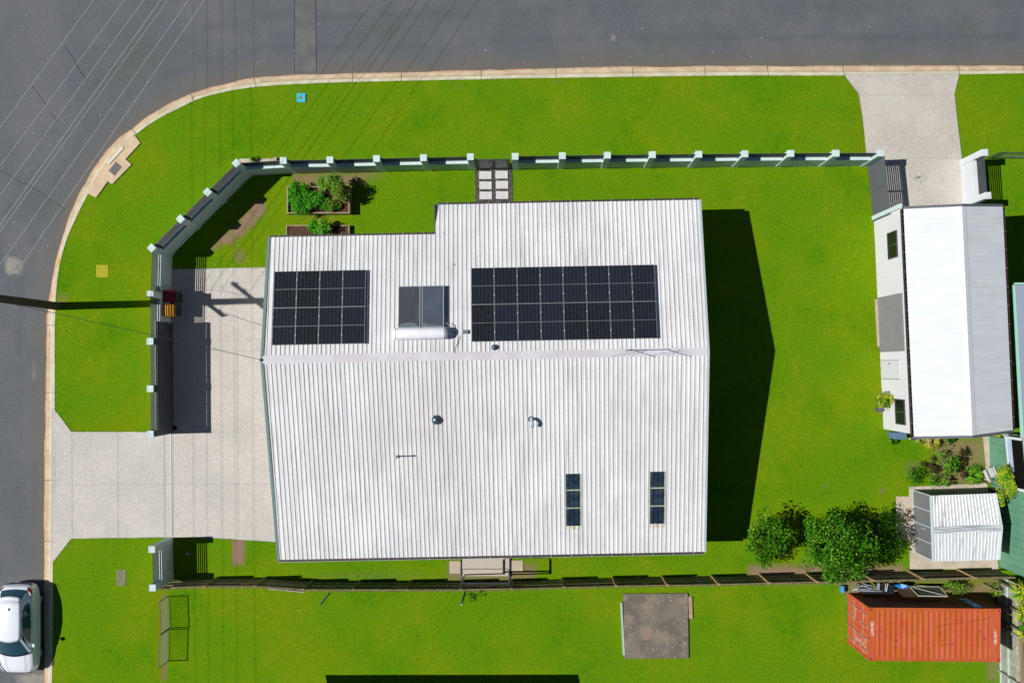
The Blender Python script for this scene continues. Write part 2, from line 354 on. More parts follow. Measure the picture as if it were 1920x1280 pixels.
WARM = [rectb(270, 300, 1650, 318, .55, 14), rectb(100, 780, 290, 815, .6, 12), blob(215, 760, 60, 60, .4), rectb(1596, 140, 1630, 300, .7, 18), rectb(255, 460, 290, 815, .6, 12), rectb(1626, 405, 1668, 820, .6, 12), blob(190, 508, 12, 13, 1.6), rectb(1385, 640, 1440, 1000, .5, 40), rectb(1150, 1100, 1310, 1245, .5, 14), rectb(400, 290, 880, 312, .5, 10), blob(600, 410, 80, 14, .7), rectb(480, 1082, 1440, 1090, .5, 10), rectb(285, 1100, 320, 1280, .8, 10), rectb(100, 1010, 330, 1040, .5, 12), blob(1060, 950, 40, 30, .2), rectb(1626, 860, 1760, 950, .4, 40)]
lawn_poly = KI + [(60, KI[-1][1]), (60, -40), (KI[0][0], -40)]
lawn = sheet('lawn', lawn_poly, 0.0, lawn_m, .24, {'dirt': lambda x, y: max(f(x, y) for f in DIRT), 'warm': lambda x, y: max(f(x, y) for f in WARM)}, area=(-24, 25, -17, 17), dz=.0)
tag(lawn, kind='structure')
# ---------------------------------------------------------------- driveways, slabs
def flat(name, pts, m, z=.012, kind='structure'):
    o = sheet(name, [wxy(*p) for p in pts], z, m); tag(o, kind=kind); return o
drive = MB().prism([wxy(*p) for p in [(99, 764), (103.2, 768), (134, 809), (316, 809.5), (316, 505), (560, 500), (560, 1018), (400, 1008), (320, 1006.5), (134, 1009), (100.5, 1052), (97.5, 1052)]], -.1, .016).build('driveway', concrete); tag(drive, kind='structure')
crossing = MB().prism([wxy(*p) for p in [(96, 764), (99.2, 764), (97.6, 1052), (95, 1052)]], -.1, .02).build('driveway_edge', concrete); tag(crossing, kind='structure')
mb = MB()
def strip(mb, a, b, wd, z):
    a = W(*a); b = W(*b); d = (b - a).normalized(); s_ = Vector((d.y, -d.x, 0)) * wd / 2
    mb.add([(p.x, p.y, z) for p in (a + s_, a - s_, b - s_, b + s_)], [(0, 1, 2, 3)])
for a, b, wd in [((135, 812), (135.5, 1008), .02), ((221, 812), (222, 1008), .02), ((308.5, 812), (309.5, 1006), .045), ((445, 656), (447, 1008), .02), ((100, 908), (505, 907), .018), ((325, 810), (505, 809), .018), ((395, 656), (505, 657), .018), ((445, 505), (445, 656), .014)]: strip(mb, a, b, wd, .0205)
tag(mb.build('driveway_joints', joint), kind='structure')
gr_ = thing('gate_track', 'narrow pale steel rail set across the wide driveway for the sliding gate', 'rail', W(322.5, 910))
mb = MB(); mb.wall(W(321.3, 812), W(322.0, 1005), -.018, .018, .016, .045); mb.build('rail', MT('rail_pale', (.5, .62, .56), .5), gr_)
mb = MB(); mb.wall(W(324.2, 812), W(324.8, 1005), -.008, .008, .016, .03); mb.build('guide', steel_pale, gr_)
side_drive = MB().prism([wxy(*p) for p in [(1582, 139.5), (1610, 177), (1618, 225), (1625, 296), (1632, 312), (1646, 425), (1830, 425), (1811, 380), (1803, 296), (1789, 177), (1799, 137.5), (1799, 136.5), (1582, 137.5)]], -.1, .016).build('side_driveway', concrete_warm); tag(side_drive, kind='structure')
mb = MB()
for a, b, wd in [((1610, 178), (1789, 178), .02), ((1625, 296.5), (1803, 296), .02)]: strip(mb, a, b, wd, .0205)
tag(mb.build('side_driveway_joints', joint), kind='structure')
slab = MB().prism([wxy(*p) for p in [(1704, 912), (1850, 905), (1872, 1066), (1706, 1066)]], -.05, .05).build('shed_slab', beige_slab); tag(slab, kind='structure')
pad = MB().prism([wxy(*p) for p in [(1680, 930), (1705.5, 930), (1706.5, 1013), (1680, 1013)]], -.05, .035).build('shed_path', beige_slab); tag(pad, kind='structure')
edge = MB().prism([wxy(*p) for p in [(1843, 818), (1853, 818), (1858, 905), (1851, 905)]], -.05, .05).build('concrete_edging', beige_slab); tag(edge, kind='structure')
gpath = MB().prism([wxy(*p) for p in [(1640, 561), (1647, 561), (1651, 650), (1645, 650)]], -.05, .06).build('door_step', beige_slab); tag(gpath, kind='structure')
# ================================================================ MAIN HOUSE
HA = .019; HO = Vector((-11.809, .388)); WD = 19.527; TAN = .177; ZRG = 4.303; RN, RS, RLN, US = 6.901, 9.145, 5.53, 7.58
ch, sh = math.cos(HA), math.sin(HA)
def RP(u, v, off=0.0):
    """roof plan: u along the ridge to the east, v up-slope distance from the ridge (+south, -north), off above the sheet"""
    return Vector((HO.x + ch * u + sh * v, HO.y + sh * u - ch * v, ZRG - abs(v) * TAN + off))
def roof_uv(px, py, off=0.0):
    z = 3.8
    for _ in range(12):
        p = W(px, py, z); dx = p.x - HO.x; dy = p.y - HO.y
        u = ch * dx + sh * dy; v = sh * dx - ch * dy; z = ZRG - abs(v) * TAN + off
    return u, v
house = thing('house', 'long white ribbed metal roof house in the middle of the fenced lawn', 'house', (HO.x + 10, HO.y - 1, 0))
PITCH = .2003; PROF = [(0, 0), (.086, 0), (.106, .028), (.150, .028), (.168, 0)]
def ribs(mb, u0, u1, va, vb, lift=0.0, vn=1):
    """corrugated sheet between u0..u1 running from va to vb"""
    us = []; k = math.floor(u0 / PITCH)
    while k * PITCH < u1:
        for a, z in PROF:
            u = k * PITCH + a
            if u0 < u < u1: us.append((u, z))
        k += 1
    us = [(u0, .0)] + us + [(u1, .0)]
    fa = va if callable(va) else (lambda u: va); fb = vb if callable(vb) else (lambda u: vb)
    vs = []
    for u, z in us:
        for i in range(vn + 1):
            v = fa(u) + (fb(u) - fa(u)) * i / vn; vs.append(RP(u, v, z + lift))
    m = vn + 1; n = len(us); fs = []
    up = (fb(u0) > fa(u0))
    for i in range(n - 1):
        for j in range(vn):
            q = [i * m + j, i * m + j + 1, (i + 1) * m + j + 1, (i + 1) * m + j]
            fs.append(q if up else q[::-1])
    mb.add(vs, fs)
mb = MB()
ribs(mb, .12, US, -.05, -RLN); ribs(mb, US, WD, -.05, -RN)
ribs(mb, .10, 12.99, .05, RS - .02); ribs(mb, 12.99, WD, .05, RS - .02)
roof = mb.build('roof', white_roof, house)
# sheet overlaps: a second sheet lying 5 mm proud
for q in [(9.6, WD - .1, 4.42, 4.75, .005), (.3, 7.1, 3.95, 4.2, .005), (6.9, 8.35, 2.3, 3.4, .006), (8.1, 8.95, -4.2, -3.9, .006)]:
    mb = MB(); ribs(mb, *q); mb.build('roof_patch', white_roof, roof)
mb = MB()
for u0, u1, va, vb in [(0, WD, -.19, .17)]:
    P = [RP(u0, va, .038), RP(u1, va, .038), RP(u1, 0, .062), RP(u0, 0, .062), RP(u1, vb, .036), RP(u0, vb, .036)]
    mb.add(P, [(0, 1, 2, 3), (3, 2, 4, 5)])
    mb.add([RP(u0, va, .036), RP(u1, va, .036), RP(u1, va, .002), RP(u0, va, .002)], [(0, 3, 2, 1)])
    mb.add([RP(u0, vb, .036), RP(u1, vb, .036), RP(u1, vb, .002), RP(u0, vb, .002)], [(0, 1, 2, 3)])
mb.build('ridge_cap', smooth_white, roof)
def barge(name, u0a, u0b, v0, v1, m, wdt=.12):
    mb = MB(); s_ = 1 if wdt > 0 else -1
    a0, a1 = RP(u0a, v0, .045), RP(u0b, v1, .045); b0, b1 = RP(u0a - wdt, v0, .045), RP(u0b - wdt, v1, .045); dz = Vector((0, 0, .17))
    mb.add([a0, a1, b1, b0, a0 - dz, a1 - dz, b1 - dz, b0 - dz], [(0, 1, 2, 3), (3, 2, 6, 7), (0, 4, 5, 1), (4, 7, 6, 5), (1, 5, 6, 2), (0, 3, 7, 4)])
    return mb.build(name, m, house)
barge('barge_board', .02, .14, 0, -RLN, barge_teal); barge('barge_board', .02, .10, 0, RS, barge_teal)
barge('barge_board', WD - .01, WD - .01, 0, -RN, barge_pale, -.10); barge('barge_board', WD - .01, WD - .01, 0, RS, barge_pale, -.10)
def gutter(u0, u1, v, sgn, zoff=0):
    mb = MB(); A = []
    prof = [(0.0, -.01), (0.0, -.09), (.080, -.09), (.080, .0), (.090, .0), (.090, -.10), (-.01, -.10), (-.01, -.01)]
    vs = []
    for u in (u0, u1):
        for d, z in prof:
            p = RP(u, v); vs.append(Vector((RP(u, v + sgn * d).x, RP(u, v + sgn * d).y, p.z + z)))
    n = 8; fs = [(i, (i + 1) % n, n + (i + 1) % n, n + i) for i in range(n)]
    mb.add(vs, fs)
    g = mb.build('gutter', gutter_brown, house)
    mb = MB(); q0 = RP(u0, v + sgn * .095); q1 = RP(u1, v + sgn * .095); q0.z = q1.z = RP(u0, v).z + .004
    if sgn > 0: mb.wall(q0, q1, -.008, .008, q0.z - .02, q0.z); mb.build('gutter_lip', steel_pale, g)
    k = u0 + .45
    while k < u1:
        p = RP(k, v); q = RP(k, v + sgn * .11); q.z = p.z + .012; p.z += .016
        mb = MB(); mb.tube([p, q], .012, 4); k += .93; mb.build('gutter_strap', steel_pale, g)
gutter(.1, US - .02, -RLN, -1); gutter(US + .1, WD, -RN, -1); gutter(.0, WD, RS, 1)
mb = MB()
P = [RP(US, -RLN - .02, -.01), RP(US, -RN, -.01)]; a, b = P
mb.wall(a, b, -.06, .0, 2.98, 3.24); mb.build('step_flashing', gutter_brown, house)
# walls below the roof
mb = MB()
def wl(u, v): p = RP(u, v); return (p.x, p.y)
def zt(v): return ZRG - abs(v) * TAN - .12
WP = [(.55, -RLN + .6), (US + .55, -RLN + .6), (US + .55, -RN + .6), (WD - .5, -RN + .6), (WD - .5, RS - .6), (.55, RS - .6)]
bot = [(*wl(u, v), 0) for u, v in WP]; top = [(*wl(u, v), zt(v)) for u, v in WP]; n = 6
gl = (*wl(.55, 0), zt(0)); gr = (*wl(WD - .5, 0), zt(0))
mb.add(bot + top + [gl, gr], [(1, 0, 6, 7), (2, 1, 7, 8), (3, 2, 8, 9), (5, 4, 10, 11), (4, 3, 9, 13, 10), (0, 5, 11, 12, 6)])
brick = MT('house_wall', (.45, .42, .38), .85, c2=(.4, .37, .33), ns=3); mb.build('wall', brick, house)
mb = MB(); mb.add([(*wl(.13, -RLN), ZRG - RLN * TAN - .13), (*wl(US, -RLN), ZRG - RLN * TAN - .13), (*wl(US, -RLN + .6), ZRG - RLN * TAN - .13), (*wl(.13, -RLN + .6), ZRG - RLN * TAN - .13)], [(0, 1, 2, 3)])
mb.add([(*wl(.1, RS), ZRG - RS * TAN - .13), (*wl(WD, RS), ZRG - RS * TAN - .13), (*wl(WD, RS - .6), ZRG - RS * TAN - .13), (*wl(.1, RS - .6), ZRG - RS * TAN - .13)], [(0, 1, 2, 3)])
mb.build('soffit', MT('soffit_white', (.6, .6, .58), .8), house)
# windows and doors under the eaves, seen from a step to the side
glass_dark = MT('window_glass', (.006, .008, .009), .12, spec=.25)
frame_dark = MT('window_frame', (.05, .055, .065), .4)
def win(parent, p0, p1, z0, z1, out, mf=frame_dark, mg=glass_dark, mull=1, d=.05):
    """window on a wall line p0->p1 (metres), out = offset to the right-hand side of the line"""
    p0 = Vector(p0[:2]); p1 = Vector(p1[:2]); mb = MB(); fw = .05; L = (p1 - p0).length; dd = (p1 - p0) / L
    s_ = 1 if out > 0 else -1
    for a, b, za, zb in [(0, L, z0, z0 + fw), (0, L, z1 - fw, z1), (0, fw, z0 + fw, z1 - fw), (L - fw, L, z0 + fw, z1 - fw)] + [(L * k / (mull + 1) - fw / 2, L * k / (mull + 1) + fw / 2, z0 + fw, z1 - fw) for k in range(1, mull + 1)]:
        mb.wall(p0 + dd * a, p0 + dd * b, 0.002 * s_, s_ * d, za, zb)
    f = mb.build('window', mf, parent)
    mb = MB(); mb.wall(p0 + dd * fw, p1 - dd * fw, 0.001 * s_, s_ * d * .4, z0 + fw, z1 - fw); mb.build('pane', mg, f)
    return f
for u0, u1, v, s_ in [(10.0, 11.8, -RN + .6, -1), (15.2, 17.0, -RN + .6, -1), (2.0, 3.6, -RLN + .6, -1), (3.0, 4.8, RS - .6, 1), (12.5, 13.7, RS - .6, 1)]:
    win(house, wl(u0, v), wl(u1, v), .9, 2.1, s_)
mb = MB(); mb.wall(wl(WD - .5, 3.2), wl(WD - .5, 5.0), -.05, -.003, .05, 2.1); mb.build('door', frame_dark, house)
# skylight sheets
def skylight(pxa, pxb, pyt, pyb, label):
    ua, va = roof_uv(pxa, pyt); ub, vb = roof_uv(pxb, pyb)
    ua = round(ua / PITCH) * PITCH + .002; ub = ua + .66
    t = thing('skylight', label, 'skylight', RP((ua + ub) / 2, (va + vb) / 2))
    mb = MB(); ribs(mb, ua, ub, va, vb, .006)
    mb.build('pane', MT('skylight_glass', (.014, .026, .045), .12, c2=(.03, .05, .075), ns=2.5, spec=.6), t)
    mb = MB()
    for vv in (va + (vb - va) * .31, va + (vb - va) * .655):
        mb.add([RP(ua - .01, vv - .025, .040), RP(ub + .01, vv - .025, .040), RP(ub + .01, vv + .025, .040), RP(ua - .01, vv + .025, .040)], [(0, 3, 2, 1)])
    mb.add([RP(ub - .005, va, .041), RP(ub + .045, va, .041), RP(ub + .045, vb, .041), RP(ub - .005, vb, .041)], [(0, 3, 2, 1)])
    mb.add([RP(ua - .015, va, .041), RP(ua + .012, va, .041), RP(ua + .012, vb, .041), RP(ua - .015, vb, .041)], [(0, 3, 2, 1)])
    mb.build('frame', MT('skylight_trim', (.36, .34, .20), .6, c2=(.5, .5, .4), ns=8), t)
    mb = MB(); ribs(mb, ua, ub + .04, vb, vb + .17, .008); mb.build('flashing', MT('skylight_flashing', (.44, .41, .30), .6, c2=(.6, .58, .5), ns=5), t)
skylight(1058, 1084, 888, 985, 'dark skylight sheet in the white roof, the one nearer the middle of the roof')
skylight(1218, 1244, 884, 981, 'dark skylight sheet in the white roof, the one nearer the east end of the roof')
# ---------------------------------------------------------------- solar panels
PW, PL = 1.02, 1.68
frame_al = MT('panel_frame', (.34, .37, .38), .4, metal=.5)
pm, h = mat('solar_cells', (.004, .005, .008), .3, c2=(.007, .009, .02), ns=4, lo=.45, hi=.6, spec=.12)
N, L, b, vec, nz, ramp, mix, col = h
sep = N.new('ShaderNodeSeparateXYZ'); L.new(vec, sep.inputs[0])
def lines(axis, size, count, wdt):
    m1 = N.new('ShaderNodeMath'); m1.operation = 'MULTIPLY'; m1.inputs[1].default_value = count / size; L.new(sep.outputs[axis], m1.inputs[0])
    m2 = N.new('ShaderNodeMath'); m2.operation = 'FRACT'; L.new(m1.outputs[0], m2.inputs[0])
    m3 = N.new('ShaderNodeMath'); m3.operation = 'LESS_THAN'; m3.inputs[1].default_value = wdt * count / size; L.new(m2.outputs[0], m3.inputs[0]); return m3.outputs[0]
mx = N.new('ShaderNodeMath'); mx.operation = 'MAXIMUM'; L.new(lines(0, PW - .04, 6, .018), mx.inputs[0]); L.new(lines(1, PL - .04, 20, .018), mx.inputs[1])
sc_ = N.new('ShaderNodeMath'); sc_.operation = 'MULTIPLY'; sc_.inputs[1].default_value = .75; L.new(mx.outputs[0], sc_.inputs[0])
oi = N.new('ShaderNodeObjectInfo'); m9 = N.new('ShaderNodeMath'); m9.operation = 'MULTIPLY'; m9.inputs[1].default_value = .8; L.new(oi.outputs['Random'], m9.inputs[0])
col = mix(m9.outputs[0], col, (.010, .013, .028)); col = mix(ramp(nz(9, 5), .66, .78), col, (.03, .032, .034))
L.new(mix(sc_.outputs[0], col, (.05, .06, .062)), b.inputs['Base Color'])
def panel_proto():
    t = thing('solar_module', 'x', 'solar panel')
    mb = MB(); fw = .014; h0, h1 = -.035, .003
    mb.box((0, 0, h0), (PW - .012, fw, h1)); mb.box((0, PL - .012 - fw, h0), (PW - .012, PL - .012, h1))
    mb.box((0, fw, h0), (fw, PL - .012 - fw, h1)); mb.box((PW - .012 - fw, fw, h0), (PW - .012, PL - .012 - fw, h1))
    mb.box((fw, PL / 2 - .012, -.001), (PW - .012 - fw, PL / 2 + .004, .0015))
    mb.build('frame', frame_al, t, local=True)
    mb = MB(); mb.box((fw, fw, -.03), (PW - .012 - fw, PL - .012 - fw, 0)); mb.build('cells', pm, t, local=True)
    for yy in (.25, .75):
        mb = MB(); mb.box((-.022, PL * yy - .03, 0), (.012, PL * yy + .03, .022)); mb.build('clamp', MT('clamp', (.75, .76, .76), .3, metal=.3) if yy == .25 else bpy.data.materials['clamp'], t, local=True)
    return t
proto = panel_proto(); used = 0
ORD = ['first', 'second', 'third', 'fourth', 'fifth', 'sixth', 'seventh', 'eighth']
ang = math.atan(TAN)
def array(pxl, pyt, cols, name, group, corr_u=0):
    global used
    off = .17
    u0, v0 = roof_uv(pxl, pyt, off)
    for c in range(cols):
        for r in range(2):
            o = proto if used == 0 else copy_tree(proto); used += 1
            # local x = along ridge, local y = up the slope (towards the ridge when v<0 -> ridge is south): build with y to the north
            uu = u0 + c * PW; vv = v0 + (r + 1) * PL * math.cos(ang)
            p = RP(uu, vv, off)
            X = Vector((ch, sh, 0)); Y = (RP(uu, vv - 1) - RP(uu, vv)).normalized(); Z = X.cross(Y)
            M = Matrix((X, Y, Z)).transposed().to_4x4(); M.translation = p
            o.matrix_world = M
            row = 'upper row nearest the eave' if r == 0 else 'lower row nearest the ridge'
            o['label'] = '%s solar panel from the west, %s row of the %s' % (ORD[c], 'eave side' if r == 0 else 'ridge side', name)
            o['group'] = group
    for r in range(2):
        for yy in (.25, .75):
            vv = v0 + (r + yy) * PL * math.cos(ang)
            mb = MB(); a, b2 = RP(u0 - .06, vv, off - .06), RP(u0 + cols * PW + .05, vv, off - .06)
            mb.tube([a, b2], .02, 4)
            k = u0 + .3
            while k < u0 + cols * PW:
                mb.tube([RP(k, vv, off - .06), RP(k, vv, .02)], .012, 4); k += 1.4
            t = mb.build('mounting_rail', frame_al)
            tag(t, '%s mounting rail from the eave under the %s' % (ORD[r * 2 + (yy > .5)], name), 'rail', 'mounting rails of the ' + group)
array(514.5, 508.5, 4, 'small west solar array', 'west array of solar panels')
array(883.5, 502, 8, 'large east solar array', 'east array of solar panels')
# ---------------------------------------------------------------- solar hot water unit
u0, v0 = roof_uv(747, 536.5, .24)
swh = thing('solar_water_heater', 'white roof tank with two dark flat collectors between the two solar arrays', 'water heater', RP(u0 + 1, v0 + 1))
coll_m = MT('collector_glass', (.07, .074, .092), .25, c2=(.055, .058, .07), ns=1.2, stretch=(6, 1, 1)); coll_b = MT('collector_glass_blue', (.085, .10, .135), .2, c2=(.07, .085, .11), ns=1)
def slab_on_roof(mb, ua, ub, va, vb, o0, o1, mi=0):
    P = [RP(u, v, o) for o in (o0, o1) for u, v in ((ua, va), (ub, va), (ub, vb), (ua, vb))]
    mb.add(P, [(0, 1, 2, 3), (7, 6, 5, 4), (0, 4, 5, 1), (1, 5, 6, 2), (2, 6, 7, 3), (3, 7, 4, 0)], mi)
for k, ml in ((0, coll_m), (1, coll_b)):
    ua = u0 + k * 1.04; ub = ua + .97; vb = v0 + 1.86
    mb = MB(); f = .03
    slab_on_roof(mb, ua, ub, v0, v0 + f, .17, .25); slab_on_roof(mb, ua, ub, vb - f, vb, .17, .25); slab_on_roof(mb, ua, ua + f, v0 + f, vb - f, .17, .25); slab_on_roof(mb, ub - f, ub, v0 + f, vb - f, .17, .25)
    c_ = mb.build('collector', MT('collector_frame', (.5, .55, .55), .35, metal=.4) if k == 0 else bpy.data.materials['collector_frame'], swh)
    mb = MB(); slab_on_roof(mb, ua + f, ub - f, v0 + f, vb - f, .18, .238); mb.build('glass', ml, c_)
    # crumpled silver foil at the foot of the collector
    mb = MB(); vs = []; n = 10
    for i in range(n + 1):
        u = ua + .05 + (ub - ua - .1) * i / n
        vs += [RP(u, vb - .04, .26 + R.uniform(0, .02)), RP(u, vb - .06 - (.16 * math.sin(i / n * 3.14) ** .5 if k == 0 else .12 * (1 - i / n)) - R.uniform(0, .03), .245)]
    mb.add(vs, [(2 * i, 2 * i + 1, 2 * i + 3, 2 * i + 2)[::-1] for i in range(n)]); mb.build('foil', MT('foil', (.35, .40, .42), .3, metal=.7) if k == 0 else bpy.data.materials['foil'], c_)
va = v0 + 2.13; tl = 2.42
mb = MB(); uc0 = u0 - .22; c0 = RP(uc0, va, .30); c1 = RP(uc0 + tl, va, .30)
prof = [(0, .0), (.03, .17), (.08, .245), (.16, .262), (tl - .16, .262), (tl - .08, .245), (tl - .03, .17), (tl, .0)]
D = (c1 - c0).normalized(); Yv = Vector((-D.y, D.x, 0)); Zv = Vector((0, 0, 1)); seg = 20; vs = []
for l, r in prof:
    for k in range(seg):
        t = 2 * math.pi * k / seg; vs.append(c0 + D * l + (Yv * math.cos(t) + Zv * math.sin(t)) * max(r, .002))
mb.add(vs, [(i * seg + k, (i + 1) * seg + k, (i + 1) * seg + (k + 1) % seg, i * seg + (k + 1) % seg)[::-1] for i in range(len(prof) - 1) for k in range(seg)])
tk = mb.build('tank', MT('tank_enamel', (.78, .79, .82), .8, c2=(.74, .75, .79), ns=2, spec=.15), swh, smooth=True)
for ll in (.14, tl - .16):
    mb = MB(); vs = []
    for l in (ll, ll + .02):
        for k in range(seg):
            t = 2 * math.pi * k / seg; vs.append(c0 + D * l + (Yv * math.cos(t) + Zv * math.sin(t)) * .268)
    mb.add(vs, [(k, (k + 1) % seg, seg + (k + 1) % seg, seg + k) for k in range(seg)]); mb.build('band', steel_pale, tk)
mb = MB()
for ll in (.4, tl - .4): mb.wall(c0 + D * (ll - .03), c0 + D * (ll + .03), -.2, .2, c0.z - .34, c0.z - .2)
mb.build('cradle', steel_pale, swh)
mb = MB(); mb.tube([c1 + Vector((-.02, .1, -.1)), c1 + Vector((.1, .1, -.12)), c1 + Vector((.12, .3, -.16)), c1 + Vector((-.1, .45, -.14))], .018, 6); mb.tube([c1 + Vector((.0, -.02, .0)), c1 + Vector((.14, -.05, -.05)), c1 + Vector((.3, -.1, -.25))], .015, 6)
mb.build('pipe', steel_pale, swh)
# junction box and cable next to the big array
u, v = roof_uv(872, 622, .1); mb = MB(); slab_on_roof(mb, u - .12, u + .14, v - .09, v + .09, .03, .12); t = mb.build('isolator_box', MT('isolator', (.13, .17, .22), .5), bevel=.01); tag(t, 'small blue grey isolator box on the roof beside the large solar array', 'electrical box')
u, v = roof_uv(858, 638, .05); u2, v2 = roof_uv(852, 662, .05)
mb = MB(); pts = [RP(u + (u2 - u) * t + .03 * math.sin(t * 7), v + (v2 - v) * t, .05) for t in [i / 8 for i in range(9)]]; mb.tube([RP(u + .12, v - .2, .06)] + pts, .011, 5); tag(mb.build('roof_cable', cable_m), 'dark cable running from the hot water tank to the ridge', 'cable')
# vents
def dome(px, py, r, label):
    u, v = roof_uv(px, py, .15); p = RP(u, v); t = thing('roof_vent', label, 'vent', p)
    mb = MB(); mb.lathe((p.x, p.y, p.z - .1), [(r * .75, 0), (r * .72, .16)], 18); mb.build('collar', MT('vent_collar', (.5, .52, .54), .4, metal=.3), t, smooth=False)
    mb = MB(); mb.lathe((p.x, p.y, p.z + .05), [(r * .95, 0), (r, .02), (r * .97, .05), (r * .8, .10), (r * .5, .135), (r * .15, .15), (.01, .152)], 20); mb.build('dome', vent_m, t, smooth=True)
dome(818, 787, .215, 'round blue grey dome vent on the south slope of the white roof')
dome(926.5, 651, .13, 'small round dome vent just under the large solar array')
u, v = roof_uv(997, 786, .15); p = RP(u, v); t = thing('bent_flue', 'bent pale pipe with a curved cowl on the white roof', 'flue', p)
mb = MB(); mb.tube([p + Vector((-.02, .02, -.05)), p + Vector((-.02, .02, .22)), p + Vector((0, -.06, .34)), p + Vector((.02, -.2, .36)), p + Vector((.03, -.32, .28))], .075, 12); mb.build('pipe', MT('flue_pale', (.36, .46, .50), .35), t, smooth=True)
mb = MB(); mb.lathe(p + Vector((-.02, .03, -.02)), [(.17, 0), (.09, .07)], 12); mb.build('collar', vent_m, t)
u, v = roof_uv(741, 858.5, .8); p = RP(u, v); t = thing('vent_pipe', 'thin upright vent pipe casting a long shadow on the white roof', 'vent pipe', p)
mb = MB(); mb.tube([p - Vector((0, 0, .05)), p + Vector((0, 0, .80))], .028, 8); mb.build('pipe', MT('pvc_pipe', (.55, .6, .6), .5), t)
mb = MB(); mb.lathe(p + Vector((0, 0, .78)), [(.05, 0), (.055, .03), (.02, .07)], 10); mb.build('cap', MT('pvc_cap', (.5, .55, .55), .5), t); mb = MB(); mb.lathe(p, [(.09, 0), (.035, .07)], 10); mb.build('collar', vent_m, t)
# TV antenna
u, v = roof_uv(1174, 657, .0); p = RP(u, v); t = thing('tv_antenna', 'spindly television antenna on a mast at the east end of the ridge', 'antenna', p)
mb = MB(); mb.tube([p, p + Vector((0, 0, 2.05))], .02, 6); mb.build('mast', steel_dark, t)
tp = p + Vector((0, 0, 1.95)); z = tp.z
mb = MB(); mb.tube([tp, tp + Vector((1.02, -.31, 0))], .014, 5); mb.build('boom', steel_dark, t)
A = W(1147, 668, z); Bq = W(1212, 657, z); C_ = W(1184, 667.5, z); Dq = W(1172, 657, z)
mb = MB(); mb.tube([A, Bq], .007, 4); mb.tube([Bq, C_], .007, 4); mb.tube([C_, Dq], .007, 4)
for k in range(6):
    q = tp + Vector((1.02, -.31, 0)) * (k / 6 + .12); mb.tube([q - Vector((.05, .2, 0)), q + Vector((.05, .2, 0))], .003, 3)
mb.build('element', MT('antenna_rod', (.2, .22, .26), .4, metal=.5), t)
# ================================================================ POWER POLE AND WIRES
PB = W(108, 574); pole = thing('power_pole', 'tall dark timber power pole leaning in over the west street', 'power pole', PB)
mb = MB(); mb.tube([PB + Vector((0, 0, z)) for z in (-.2, 0, 3, 6, 10.6)], .215, 16, r1=.15); mb.build('pole', pole_m, pole, smooth=True)
for z, hl in ((10.1, 1.45), (7.55, 1.1)):
    c = PB + Vector((.12, 0, z)); d = Vector((-1.05, .82, 0)).normalized()
    mb = MB(); a, b2 = c - d * hl, c + d * hl; mb.wall(a, b2, -.06, .06, z - .07, z + .07); ca = mb.build('crossarm', pole_m, pole)
    for k in (-.95, -.6, .6, .95):
        q = c + d * hl * k; mb = MB(); mb.lathe(q + Vector((0, 0, .07)), [(.03, 0), (.055, .05), (.04, .09), (.055, .13), (.02, .18)], 8); mb.build('insulator', MT('insulator', (.3, .28, .26), .3) if 'insulator' not in bpy.data.materials else bpy.data.materials['insulator'], ca)
for k, (x0, z, (xe, ye)) in enumerate([(176, 7.7, (-42, 300)), (234, 7.5, (0, 315)), (270, 7.6, (35, 322)), (302, 7.4, (75, 320)), (315, 7.6, (85, 320)), (354, 7.9, (128, 320)), (384, 8.2, (165, 320))]):
    a = W(x0, 0, z); b2 = W(xe, ye, z); d = (b2 - a).normalized()
    s0 = a - d * 22; tb = (a.y - PB.y + .0) / (-d.y); s1 = a + d * (tb - .8)
    pts = [s0.lerp(s1, t / 12) for t in range(13)]
    for q, t in zip(pts, range(13)): q.z += .25 * ((t / 12 - .5) ** 2) * 2
    end = PB + Vector((-.9 + .3 * k, .7 - .2 * k, 7.8 if k % 2 else 10.2))
    mb = MB(); mb.tube(pts + [end], .0095 if k in (3,) else .0075, 5)
    tag(mb.build('power_line', wire_m), ['first', 'second', 'third', 'fourth', 'fifth', 'sixth', 'seventh'][k] + ' pale overhead wire counted from the far corner of the road', 'overhead wire', 'overhead wires crossing the road')
for k, xg in enumerate((25, 50, 78, 103, 137)):
    a = W(xg - 4, -300); b2 = W(xg + 10, 1700); pts = [a.lerp(b2, t / 10) + Vector((0, 0, 9.2)) for t in range(11)]
    mb = MB(); mb.tube(pts, .006, 5); tag(mb.build('street_line', wire_m), 'overhead wire running along the west street above the frame', 'overhead wire', 'overhead wires along the west street')
a = PB + Vector((.15, 0, 7.0)); ridge_w = RP(0, 0, .1); pts = [a.lerp(ridge_w, t / 16) + Vector((0, 0, -.35 * 4 * (t / 16) * (1 - t / 16))) for t in range(17)]
mb = MB(); mb.tube(pts, .012, 5); tag(mb.build('service_cable', cable_m), 'thin dark service cable sagging from the power pole to the house gable', 'cable')
mb = MB(); mb.lathe(ridge_w - Vector((.06, 0, .05)), [(.04, 0), (.05, .08), (.02, .12)], 8); mb.build('cable_bracket', cable_m, house)
